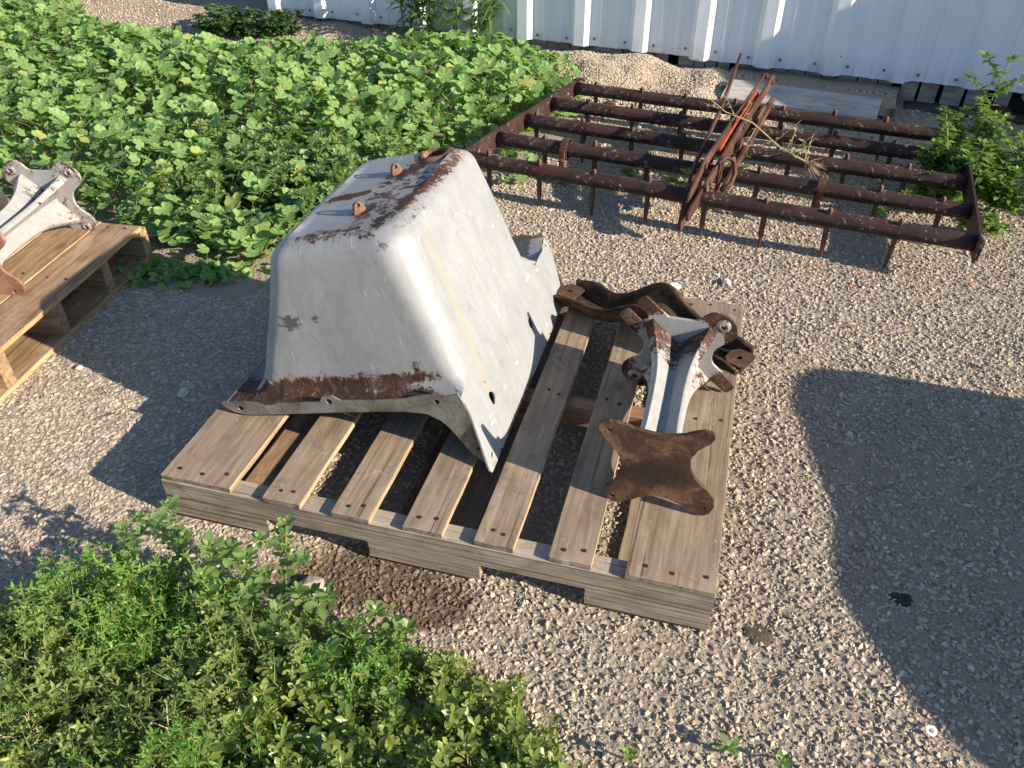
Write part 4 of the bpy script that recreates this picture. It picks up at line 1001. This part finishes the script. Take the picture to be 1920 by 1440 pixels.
# row of boards added out of view to shade the wall and harrow
CT = Vector((1.885, 2.83, 0)) + Vector((2.013, -1.043, 0)) * 1.45; ed = Vector((-.54, .842, 0))
blocker = empty('shade_blocker', CT, math.atan2(ed.y, ed.x), label='unseen row of grey boards added right of the view to shade the wall', cat='shade blocker')
for k in range(18):
    o = link('blocker_board', bm_mesh('blocker_board', box_bm(1.45 + random.uniform(-.004, .004), .153, .022, .002)), [mat_occ] * 3, blocker); o.rotation_euler = (0, -math.pi / 2, -math.pi / 2); o.location = (k * .152, 0, 0)
# ------------------------------------------------------------------ leaf meshes
def mallow_leaf(seed, lobes=7):
    rr = random.Random(seed); n = 35; vs = [(0, 0, 0)]; vein = [.6]; fs = []
    cup = rr.uniform(-.05, .22); asym = rr.uniform(-.08, .08)
    for ring in (.38, .72, 1.0):
        for i in range(n):
            a = -math.pi + 2 * math.pi * (i + .5) / n      # notch at +-pi
            lob = abs(math.cos(a * lobes / 2.0 + (math.pi / 2 if lobes % 2 == 0 else 0)))
            r = (.90 + .10 * lob ** .7) * ring
            edge = max(0, abs(a) - 2.45) / .7; r *= 1 - .75 * edge ** 1.3
            pleat = (lob - .6) * .09 * ring
            z = cup * ring * ring + pleat + .05 * math.sin(2 * a + seed) * ring ** 2
            vs.append((math.cos(a) * r + .12, math.sin(a) * r * (1 + asym), z)); vein.append(lob ** 6)
    for i in range(n - 1): fs.append((0, 1 + i, 2 + i))
    for k in range(2):
        for i in range(n - 1): fs.append((1 + k * n + i, 1 + (k + 1) * n + i, 2 + (k + 1) * n + i, 2 + k * n + i))
    mi = [0] * len(fs); g = Geo(); g.v = vs; g.f = fs; g.m = mi
    k0 = len(g.v); g.tube([(0.0, 0, 0), (-.25, 0, -.7), (-.4, .1, -2.0), (-.2, .2, -4.2)], [.03, .035, .035, .03], 3, 1)
    me = g.mesh('mallow_leaf'); me.materials.append(mat_mallow); me.materials.append(mat_stem); me.shade_smooth()
    a = me.attributes.new('vein', 'FLOAT', 'POINT'); a.data.foreach_set('value', vein + [0] * (len(me.vertices) - len(vein)))
    return me
def add_leaf(g, base, d, up, L, W, mi=1, fold=.25, curl=.3, shape='ob', segs=5):
    """leaf from base along d, blade normal about up"""
    d = Vector(d).normalized(); s = d.cross(up).normalized(); nrm = s.cross(d); vs = []
    for i in range(segs + 1):
        t = i / segs
        if shape == 'ob': w = math.sin(math.pi * min(1, t ** 1.5 * .93 + .02)) ** .8
        elif shape == 'ov': w = math.sin(math.pi * (t ** .75 * .96 + .02)) ** .9
        elif shape == 'lan': w = math.sin(math.pi * (t ** .8 * .97 + .015))
        elif shape == 'tri': w = (1 - t) ** .8 * (1 if t > 0 else .4) * (1 + .25 * (i % 2))
        else: w = .8
        w *= W / 2; c = Vector(base) + d * L * t - nrm * curl * L * t * t
        vs += [c - s * w + nrm * fold * w, c, c + s * w + nrm * fold * w]
    fs = []
    for i in range(segs): a = i * 3; fs += [(a, a + 3, a + 4, a + 1), (a + 1, a + 4, a + 5, a + 2)]
    g.add(vs, fs, mi)
def rdir(rr, elev, az): return Vector((math.cos(elev) * math.cos(az), math.cos(elev) * math.sin(az), math.sin(elev)))
def sprig(seed, H, nodes, LL, LW, shape, per=2, lean=.3, rosette=5, branch=2, stem_r=.0014, leafm=None, stemm=None, curl=.2, elev=(.15, .7), segs=4):
    rr = random.Random(seed); g = Geo()
    def stalk(p0, d, H, nodes, lvl):
        pts = [Vector(p0)]; d = Vector(d).normalized(); step = H / nodes
        for i in range(nodes):
            d = (d + Vector((rr.uniform(-1, 1), rr.uniform(-1, 1), rr.uniform(-.2, .7))) * .16).normalized(); pts.append(pts[-1] + d * step)
        g.tube(pts, [stem_r * (1.25 - .7 * i / nodes) * (.75 if lvl else 1) for i in range(nodes + 1)], 4, 0)
        az = rr.uniform(0, 6.28)
        for i in range(1, nodes + 1):
            f = i / nodes; az += 1.57 if per == 2 else 2.4
            cnt = per if i < nodes else rosette
            for k in range(cnt):
                a = az + 6.283 * k / cnt + rr.uniform(-.25, .25); e = rr.uniform(*elev) + (.25 if i == nodes and k % 2 else 0)
                q = rr.uniform(.7, 1.1) * (1 if i < nodes else .9); dd = rdir(rr, e, a)
                add_leaf(g, pts[i] - d * rr.uniform(0, step * .3), dd, Vector((0, 0, 1)) + dd * -.1, LL * q, LW * q, 1, rr.uniform(.05, .35), rr.uniform(0, curl), shape, segs)
            if i == nodes:
                for k in range(2): dd = rdir(rr, 1.1, az + k * 3); add_leaf(g, pts[i], dd, rdir(rr, .3, az + k * 3 + 3.14), LL * .55, LW * .5, 1, .4, .1, shape, segs)
            if lvl == 0 and branch and 0 < i < nodes and rr.random() < branch / max(1, nodes - 1):
                a = az + rr.uniform(-.5, .5); stalk(pts[i], rdir(rr, .6, a), H * rr.uniform(.3, .55), max(2, nodes // 2), 1)
    stalk((0, 0, 0), (rr.uniform(-lean, lean), rr.uniform(-lean, lean), 1), H, nodes, 0)
    me = g.mesh('sprig'); me.materials.append(stemm or mat_stem); me.materials.append(leafm); me.shade_smooth(); return me

# ------------------------------------------------------------------ mallow patch
ML = [mallow_leaf(i, 7 if i % 2 else 6) for i in range(6)]
px, py = rng.uniform(-4.6, .4, 66000), rng.uniform(2.4, 6.4, 66000)
m = in_poly(px, py, MALLOW) & (px > -.35 - .72 * py)
px, py = px[m], py[m]
def edge_dist(x, y, poly):
    d = np.full(len(x), 9.0)
    for i in range(len(poly)):
        ax, ay = poly[i]; bx, by = poly[(i + 1) % len(poly)]; vx, vy = bx - ax, by - ay; t = np.clip(((x - ax) * vx + (y - ay) * vy) / (vx * vx + vy * vy), 0, 1)
        d = np.minimum(d, np.hypot(x - ax - t * vx, y - ay - t * vy))
    return d
PURS_PATCH = ((-1.08, 3.22, .42, .20), (-.80, 3.0, .3, .2), (-.66, 2.75, .15, .14))
def purs_f(x, y):
    r = np.zeros(len(x))
    for (a, b, rx, ry) in PURS_PATCH: r = np.maximum(r, 1 - np.hypot((x - a) / rx, (y - b) / ry))
    return r + (vnoise(x, y, 8, 9) - .5) * .5
ed_ = edge_dist(px, py, MALLOW)
def canopy(x, y, e): return (.055 + .125 * np.clip(e / .22, 0, 1) ** .6) * (.72 + .55 * vnoise(x, y, 2.6, 3)) + .05 * (vnoise(x, y, 9, 5) - .5)
pf = purs_f(px, py); dark = (vnoise(px, py, 3.2, 12) < .25)
keep = (rng.uniform(0, 1, len(px)) < np.where(pf > .12, .16, .38) * np.where(dark, .75, 1)) 
px, py, ed_ = px[keep], py[keep], ed_[keep]; n = len(px)
depth = rng.uniform(0, 1, n) ** 1.6
pz = gh(px, py) + canopy(px, py, ed_) * (1.12 - .85 * depth)
sz = rng.uniform(.017, .037, n) * (1 - .2 * depth) * (1 + .35 * (vnoise(px, py, 2, 8) - .4))
tx = rng.normal(.48, .24, n); ty = rng.normal(.24, .26, n)   # lean towards sun (right) and the viewer
R = np.stack([tx, ty, rng.uniform(0, 6.28, n)], 1)
# rotation order XYZ euler: z first then x, y, so the tilt stays in world axes
scatter('mallow_ground_cover', ML, np.stack([px, py, pz], 1), R, sz, rng.integers(0, 6, n), label='dense bed of round lobed mallow leaves filling the top left', cat='ground cover', kind='stuff')
print('mallow leaves', n)
# nearest mallow plants in front, each its own thing with separate leaves
def mallow_plant(x, y, seed, nl, H, spread):
    rr = random.Random(seed); z0 = float(gh(x, y))
    root = empty('mallow_plant', (x, y, z0), rr.uniform(0, 6.28)); root['category'] = 'plant'; root['label'] = 'bushy mallow plant with round lobed leaves on the front edge of the mallow bed'; root['group'] = 'mallow plants along the front edge of the bed'
    g = Geo(); tips = []
    for k in range(nl):
        a = rr.uniform(0, 6.28); r = spread * rr.random() ** .5; h = H * (1 - .5 * (r / spread) ** 2) * rr.uniform(.55, 1.1)
        p = Vector((math.cos(a) * r, math.sin(a) * r, h)); tips.append(p)
        g.tube([(0, 0, -.01), (p.x * .35, p.y * .35, h * .55), (p.x * .9, p.y * .9, h * .92), tuple(p)], [.0016, .0014, .0011, .001], 4)
    link('stems', g.mesh('stems'), mat_stem, root)
    for p in tips:
        o = bpy.data.objects.new('leaf', MLN[rr.randrange(6)]); COL.objects.link(o); o.parent = root; o.location = p
        s = rr.uniform(.020, .036); o.scale = (s, s, s); o.rotation_euler = (rr.gauss(.2, .35), rr.gauss(.2, .35), rr.uniform(0, 6.28))
MLN = []
for me in ML:   # same blades without the long stalk
    bm = bmesh.new(); bm.from_mesh(me); bmesh.ops.delete(bm, geom=[f for f in bm.faces if f.material_index == 1], context='FACES'); bmesh.ops.delete(bm, geom=[v for v in bm.verts if not v.link_faces], context='VERTS')
    m2 = me.copy(); bm.to_mesh(m2); bm.free(); MLN.append(m2)
for k, (x, y) in enumerate(((-.86, 2.50), (-.95, 2.56), (-1.04, 2.56), (-1.13, 2.62), (-.80, 2.60), (-1.19, 2.66), (-.72, 2.66), (-.13, 3.42), (-.02, 3.60), (.18, 3.75), (.24, 3.95))):
    mallow_plant(x, y, 500 + k, 20, .13, .11)
# runners trailing into the harrow
for k, (x, y) in enumerate(((.06, 3.24), (.20, 3.16), (-.02, 3.12), (.0, 3.35))):
    mallow_plant(x, y, 600 + k, 6, .06, .07)
for o in bpy.data.objects:
    if o.name.startswith('mallow_plant') and o.type == 'EMPTY' and o.location.x > -.02 and o.location.y < 3.4:
        o['label'] = 'low mallow seedling growing between the left ends of the harrow bars'; o['group'] = 'mallow seedlings in the harrow'

# purslane clumps inside the mallow
SPB = [sprig(30 + i, .09, 4, .027, .016, 'ob', 2, .5, 6, 2, leafm=mat_purs2, stemm=mat_stem) for i in range(5)]
x = rng.uniform(-1.6, -.4, 9000); y = rng.uniform(2.5, 3.5, 9000); m = (purs_f(x, y) > .1) & in_poly(x, y, MALLOW); x, y = x[m], y[m]
k = rng.uniform(0, 1, len(x)) < .34; x, y = x[k], y[k]; n = len(x)
scatter('purslane_patch', SPB, np.stack([x, y, gh(x, y) + rng.uniform(.0, .09, n)], 1), np.stack([rng.normal(0, .3, n), rng.normal(0, .3, n), rng.uniform(0, 6.28, n)], 1), rng.uniform(.7, 1.25, n), rng.integers(0, 5, n), label='small leaved purslane growing through the mallow behind the tub', cat='ground cover', kind='stuff')

# cut weeds lying in the shade at the foot of the bed
n = 260; x = rng.normal(-1.08, .11, n); y = rng.normal(2.39, .04, n)
scatter('wilted_clippings', MLN, np.stack([x, y, gh(x, y) + rng.uniform(.004, .03, n)], 1), rng.normal(0, .7, (n, 3)), rng.uniform(.009, .018, n), rng.integers(0, 6, n), label='wilted mallow clippings lying in the shade beside the left pallet', cat='clippings', kind='stuff')

# ------------------------------------------------------------------ foreground ground cover
FG = [(-1.5, .2), (-1.5, 1.02), (-1.02, 1.02), (-.93, 1.05), (-.80, 1.10), (-.62, 1.08), (-.48, 1.02), (-.34, .96), (-.20, .91), (-.06, .885), (.0, .83), (.06, .76), (.10, .68), (.16, .55), (.2, .2)]
SP_A = [sprig(60 + i, .085, 6, .0150, .0058, 'lan', 2, .6, 4, 3, .0011, mat_sprig, mat_stem, .2, (.0, .7)) for i in range(5)]          # small grey green
SP_F = [sprig(70 + i, .10, 8, .0125, .0036, 'lan', 3, .6, 4, 3, .0009, mat_feather, mat_stem, .3, (.1, .9)) for i in range(4)]         # fine bright
SP_P = [sprig(80 + i, .080, 4, .0235, .0105, 'ob', 2, .6, 5, 2, .0013, mat_purs, mat_stem_red, .2, (.1, .9)) for i in range(6)]       # purslane
SP_D = [sprig(88 + i, .07, 3, .01, .002, 'lan', 2, 1.0, 1, 2, .0013, mat_dry, mat_dry) for i in range(2)]
def cover(name, protos, N, fn, label, smin, smax, hmax, wts=None):
    x = rng.uniform(-1.5, .25, N); y = rng.uniform(.35, 1.15, N); m = in_poly(x, y, FG); x, y = x[m], y[m]
    m = rng.uniform(0, 1, len(x)) < fn(x, y); x, y = x[m], y[m]; n = len(x)
    e = np.clip(edge_dist(x, y, FG) / .09, .15, 1)
    z = gh(x, y) + rng.uniform(0, 1, n) * hmax * e * (.15 + 1.5 * vnoise(x, y, 7, 6) ** 1.5)
    scatter(name, protos, np.stack([x, y, z], 1), np.stack([rng.normal(0, .42, n), rng.normal(.05, .42, n), rng.uniform(0, 6.28, n)], 1), rng.uniform(smin, smax, n) * (.6 + .4 * e), rng.integers(0, len(protos), n), label=label, cat='ground cover', kind='stuff'); print(name, n)
pz_ = lambda x, y: np.clip((x + .42 + (vnoise(x, y, 7, 3) - .5) * .3) / .12, 0, 1)
feather = lambda x, y: np.clip(1.35 - np.hypot((x + .70) / .15, (y - .98) / .10), 0, 1) + np.clip(vnoise(x, y, 5, 21) - .5, 0, 1) * 2
cover('spurge_ground_cover', SP_A + SP_A + SP_D, 5600, lambda x, y: (1 - pz_(x, y)) * (.85 - .5 * np.clip(feather(x, y), 0, 1)), 'mat of fine grey green spurge in the lower left corner', .6, 1.35, .085)
cover('purslane_ground_cover', SP_P, 5200, lambda x, y: pz_(x, y) * .62 + (1 - pz_(x, y)) * .06, 'low yellow green purslane mat with paddle leaves at the bottom centre', .65, 1.3, .065)
cover('knotweed_ground_cover', SP_F, 6500, lambda x, y: np.clip(feather(x, y), 0, .8) * (1 - pz_(x, y)), 'bright green fine leaved tangle between the tall stems, lower left', .7, 1.5, .09)

# tall leafy stems, individually
AM_LEAF = []
for i in range(3):
    g = Geo(); add_leaf(g, (0, 0, 0), (1, 0, 0), Vector((0, 0, 1)), 1, .52, 0, (.1, .25, .35)[i], (.05, .2, .3)[i], 'ob', 6); me = g.mesh('leaf'); me.materials.append(mat_tall); me.shade_smooth(); AM_LEAF.append(me)
def tall_stem(name, base, tip, seed, label, LL=.026, nodes=8, per=3, branches=2, leaves=AM_LEAF, stemm=mat_stem_red, rad=.0022, cat='plant', group=None, dens=1.0, extra=()):
    rr = random.Random(seed); b = Vector((base[0], base[1], float(gh(base[0], base[1])))); t = Vector(tip)
    root = empty(name, b, 0, label=label, cat=cat, group=group); g = Geo(); spots = []
    def stalk(p0, p1, nodes, r, lvl):
        pts = []; mid = (p0 + p1) / 2 + Vector((rr.uniform(-1, 1), rr.uniform(-1, 1), .5)) * (p1 - p0).length * .09
        for i in range(nodes + 1):
            f = i / nodes; pts.append(p0 * (1 - f) ** 2 + mid * 2 * f * (1 - f) + p1 * f * f)
        g.tube(pts, [r * (1.2 - .8 * i / nodes) for i in range(nodes + 1)], 5)
        az = rr.uniform(0, 6.28)
        for i in range(1 if lvl else 2, nodes + 1):
            top = i == nodes; cnt = per + (3 if top else 0); az += 1.2
            for k in range(cnt):
                if not top and rr.random() > dens: continue
                spots.append((pts[i] + Vector((0, 0, -rr.uniform(0, .4) * (pts[1] - pts[0]).length)), az + 6.283 * k / cnt + rr.uniform(-.3, .3), rr.uniform(.05, .65) + (.25 if top else 0), LL * rr.uniform(.7, 1.15) * (.85 if lvl else 1)))
            if top:
                for k in range(3): spots.append((pts[i], az + k * 2.1, 1.15, LL * .5))
            if lvl == 0 and branches and 1 < i < nodes - 1 and rr.random() < branches / (nodes - 3):
                a = rr.uniform(0, 6.28); L_ = (p1 - p0).length * rr.uniform(.18, .36); stalk(pts[i], pts[i] + rdir(rr, .75, a) * L_, max(3, nodes // 2), r * .7, 1)
    stalk(Vector((0, 0, 0)), t - b, nodes, rad, 0)
    for e in extra: stalk(Vector((e[0] * .15, e[1] * .15, 0)), (t - b) * e[3] + Vector(e[:3]), nodes, rad * .85, 0)
    link('stem', g.mesh('stem'), stemm, root, smooth=True)
    for p, az, el, L_ in spots:
        o = bpy.data.objects.new('leaf', leaves[rr.randrange(len(leaves))]); COL.objects.link(o); o.parent = root; o.location = p; o.scale = (L_, L_, L_)
        o.rotation_euler = (rr.uniform(-.3, .3), -el, az)
    return root
TALL = [((-.70, 1.13), (-.655, 1.10, .245), 9, 'tallest leafy stem at the near left corner of the pallet, tip against the stringer', .024),
        ((-.455, 1.03), (-.437, 1.095, .20), 9, 'upright leafy stem standing alone before the front of the pallet, left of its first notch', .022),
        ((-.80, 1.09), (-.775, 1.12, .15), 7, 'leafy stem left of the tallest one, leaning over the pavement', .024),
        ((-.90, 1.03), (-.90, 1.06, .125), 6, 'leafy stem furthest left on the back edge of the weeds', .02),
        ((-.60, 1.02), (-.575, 1.045, .19), 7, 'leafy stem with a broad rosette below the tallest one', .03),
        ((-.52, 1.00), (-.505, 1.04, .165), 7, 'leafy stem between the tallest and the lone upright one', .026),
        ((-.42, .93), (-.35, .99, .12), 6, 'leafy stem leaning right beside the pale concrete lump', .027),
        ((-.36, .88), (-.255, .965, .10), 6, 'leafy stem sprawling right towards the damp gravel', .026),
        ((-.30, .86), (-.195, .935, .085), 6, 'leafy stem reaching furthest right over the damp gravel', .028),
        ((-.45, .82), (-.33, .86, .12), 6, 'large leaved stem in the middle of the foreground weeds', .034),
        ((-.60, .88), (-.60, .90, .12), 6, 'leafy stem above the spurge mat, left of the middle', .022),
        ((-.50, .68), (-.47, .70, .11), 5, 'large glossy rosette near the bottom edge', .033),
        ((-.36, .68), (-.33, .71, .10), 5, 'glossy rosette right of the large one near the bottom edge', .028),
        ((-.75, .95), (-.735, .985, .14), 6, 'leafy stem amid the bright green tangle', .021),
        ((.36, .745), (.375, .735, .03), 3, 'tiny seedling in the gravel at the bottom edge, left one', .022),
        ((.195, .73), (.20, .72, .035), 3, 'tiny seedling in the gravel just right of the purslane mat', .018),
        ((.45, .735), (.462, .715, .02), 3, 'tiny seedling in the gravel at the bottom edge, right one', .018)]
for k, (b_, t_, nd, lab, LL) in enumerate(TALL):
    tall_stem('leafy_stem' if k < 14 else 'seedling', b_, t_, 900 + k, lab, LL * 1.08, nd, 4 if k < 14 else 2, 4 if nd > 5 else 0, stemm=mat_stem)

for k in range(20):
    rr = random.Random(77 + k); f = (k + .5) / 20; bx = -.98 + .80 * f + rr.uniform(-.03, .03); by = (1.02 if bx < -.6 else 1.02 - (bx + .6) * .42) - rr.uniform(.02, .22)
    h_ = rr.uniform(.09, .15) * (1 if bx < -.4 else .75)
    tall_stem('leafy_stem', (bx, by), (bx + rr.uniform(-.01, .04), by + rr.uniform(.01, .05), h_), 2000 + k, 'short leafy stem rising from the foreground weeds between the taller ones', rr.uniform(.019, .028), 6, 4, 4, stemm=mat_stem, group='short leafy stems in the foreground weeds')
# ------------------------------------------------------------------ weeds by the wall and in the harrow
OV = []
for i in range(3):
    g = Geo(); add_leaf(g, (0, 0, 0), (1, 0, 0), Vector((0, 0, 1)), 1, (.55, .62, .48)[i], 0, (.1, .3, .2)[i], (.15, .35, .5)[i], 'ov', 6); me = g.mesh('leaf'); me.materials.append(mat_weed); me.shade_smooth(); OV.append(me)
OVD = [m_.copy() for m_ in OV]
for m_ in OVD: m_.materials[0] = mat_dkweed
LO = []
for i in range(3):
    g = Geo(); add_leaf(g, (0, 0, 0), (1, 0, 0), Vector((0, 0, 1)), 1, (.16, .2, .14)[i], 0, (.3, .4, .3)[i], (.3, .6, .9)[i], 'lan', 8); me = g.mesh('leaf'); me.materials.append(mat_long); me.shade_smooth(); LO.append(me)
pig = 'pigweeds growing through the right end of the harrow'
for k, (b_, t_, lab, LL, nd) in enumerate((
    ((1.72, 3.02), (1.80, 3.06, .50), 'tallest pigweed, its yellow tip in front of the white wall at the right', .040, 12),
    ((1.66, 2.95), (1.60, 3.02, .33), 'pigweed left of the tallest one, over the harrow bar ends', .044, 9),
    ((1.76, 2.92), (1.93, 2.93, .31), 'pigweed leaning to the right edge of the photo', .046, 9),
    ((1.70, 2.88), (1.70, 2.86, .26), 'bushy pigweed in front of the tallest one', .046, 8),
    ((1.80, 2.84), (1.90, 2.76, .18), 'low pigweed spreading right of the harrow end plate', .044, 7),
    ((1.62, 2.84), (1.52, 2.82, .16), 'low pigweed sheltering under the harrow bars', .042, 6),
    ((1.68, 2.68), (1.66, 2.62, .10), 'small pigweed tuft behind the front harrow bar end', .04, 5),
    ((1.84, 3.02), (2.02, 3.08, .28), 'pigweed rising at the right edge behind the others', .042, 8))):
    tall_stem('pigweed', b_, t_, 1300 + k, lab, LL * .95, nd, 4, 9, OV, mat_stem, .0035, dens=.95, extra=[(.06, -.03, -.01, .62), (-.07, .02, 0, .55)])
for k, (b_, t_, lab) in enumerate((
    ((-.60, 4.92), (-.62, 4.95, .52), 'tall long leaved weed by the white wall, leftmost'),
    ((-.48, 4.86), (-.45, 4.90, .55), 'tall long leaved weed by the white wall, second from the left'),
    ((-.33, 4.80), (-.30, 4.84, .55), 'tall long leaved weed by the white wall, second from the right'),
    ((-.20, 4.76), (-.14, 4.78, .50), 'tall long leaved weed by the white wall, rightmost'))):
    tall_stem('tall_weed', b_, t_, 1400 + k, lab, .13, 9, 2, 3, LO, mat_stem, .005, dens=.75, extra=[(.07, -.04, 0, .7)])
fan = lambda r, n, q: [(r * math.cos(6.283 * i / n + q), r * math.sin(6.283 * i / n + q) * .8, -.02 * (i % 3), .9 - .12 * (i % 3)) for i in range(n)]
tall_stem('bushy_weed', (-1.72, 5.16), (-1.70, 5.16, .17), 1500, 'dark bushy weed on the gravel beyond the mallow, left half', .05, 6, 4, 6, OVD, mat_stem, .003, extra=fan(.17, 9, 0) + fan(.09, 5, 1))
tall_stem('bushy_weed', (-1.42, 5.10), (-1.40, 5.12, .16), 1501, 'second dark bushy weed beyond the mallow, nearer the shed', .05, 6, 4, 6, OVD, mat_stem, .003, extra=fan(.16, 9, .5) + fan(.08, 5, 1))
for k, (x, y) in enumerate(((1.17, 2.93), (1.33, 2.90), (.86, 3.02), (1.30, 2.72), (.45, 3.00), (.62, 2.86), (1.42, 2.80))):
    g0 = tall_stem('harrow_seedling', (x, y), (x + .02, y - .01, .10 + .03 * (k % 3)), 1600 + k, 'small green seedling sprouting between the harrow bars', .045, 4, 2, 2, LO if k < 2 else OV, mat_stem, .0015, group='seedlings between the harrow bars')
# dead weed hanging on the lever
dw = empty('dead_weed', C0 + CD * .5 + Vector((0, 0, .27)), 0, label='uprooted yellow dead weed with rootball hung over the harrow lever', cat='dead plant')
g = Geo(); rr = random.Random(5)
main = [(-.12, .02, .10), (-.05, .0, .05), (.05, -.03, .02), (.16, -.08, -.06), (.26, -.12, -.10)]; g.tube(main, [.0014, .002, .0025, .003, .0035], 6)
for k in range(16):
    i = rr.randrange(4); p = Vector(main[i]).lerp(Vector(main[i + 1]), rr.random()); d = rdir(rr, rr.uniform(-.4, 1.2), rr.uniform(0, 6.28)); q = p + d * rr.uniform(.04, .11); r2 = q + rdir(rr, rr.uniform(-.5, .8), rr.uniform(0, 6.28)) * .03
    g.tube([p, q, r2], [.0012, .001, .0006], 4)
    for j in range(4): add_leaf(g, p.lerp(q, rr.random()), rdir(rr, rr.uniform(-.3, .9), rr.uniform(0, 6.28)), Vector((0, 0, 1)), .018, .006, 0, .3, .4, 'lan', 3)
link('stalks', g.mesh('stalks'), mat_dry, dw)
g = Geo()
for k in range(60):
    d = rdir(rr, rr.uniform(-1.4, .8), rr.uniform(0, 6.28)); g.tube([Vector(main[4]), Vector(main[4]) + d * .02, Vector(main[4]) + d * rr.uniform(.03, .055) + Vector((.02, 0, -.012))], [.0012, .001, .0006], 3)
link('roots', g.mesh('roots'), NM('dry roots').set((.25, .17, .1), .9), dw)
g = Geo()
for k in range(26):
    c_ = Vector((-.11, .02, .11)) + Vector((rr.gauss(0, .02), rr.gauss(0, .015), rr.gauss(0, .014))); add_leaf(g, c_, rdir(rr, rr.uniform(-.5, 1), rr.uniform(0, 6.28)), Vector((0, 0, 1)), .012, .006, 0, .2, .2, 'ov', 3)
link('seed_heads', g.mesh('seed_heads'), mat_fluff, dw)

# dandelion clocks
for k, (x, y, h, lab) in enumerate(((-2.46, 4.05, .30, 'dandelion clock on a tall stalk, upper of the two at the left edge'), (-2.40, 3.86, .27, 'dandelion clock on a tall stalk, lower of the two at the left edge'))):
    root = empty('dandelion', (x, y, 0), 0, label=lab, cat='flower'); g = Geo(); g.tube([(0, 0, 0), (.01, 0, h * .5), (0, .01, h)], .0025, 5); link('stalk', g.mesh('stalk'), mat_stem_red, root); g = Geo(); rr = random.Random(k)
    for j in range(110):
        d = Vector((rr.gauss(0, 1), rr.gauss(0, 1), rr.gauss(0, 1))).normalized(); add_leaf(g, Vector((0, .01, h)) + d * .004, d, Vector((.3, .5, .8)), .022, .004, 0, .1, 0, 'lan', 2)
    link('seed_head', g.mesh('seed_head'), mat_fluff, root)

# twigs and straw on the gravel
STRAW = []
for i in range(4):
    g = Geo(); rr = random.Random(40 + i); g.tube([(-.5, 0, 0), (-.1, rr.uniform(-.1, .1), .05), (.5, rr.uniform(-.1, .1), 0)], .025, 4); me = g.mesh('straw'); me.materials.append((mat_dry, NM('dark twig').set((.06, .04, .03), .9))[i % 2]); STRAW.append(me)
x, y = rand_ground(260, .6, 4.2); m = ~in_poly(x, y + .2, MALLOW); x, y = x[m], y[m]; n = len(x)
scatter('straw_litter', STRAW, np.stack([x, y, gh(x, y) + .009], 1), np.stack([rng.normal(0, .1, n), rng.normal(0, .1, n), rng.uniform(0, 6.28, n)], 1), rng.uniform(.015, .05, n), rng.integers(0, 4, n), label='scattered bits of straw and twig on the gravel', cat='litter', kind='stuff')
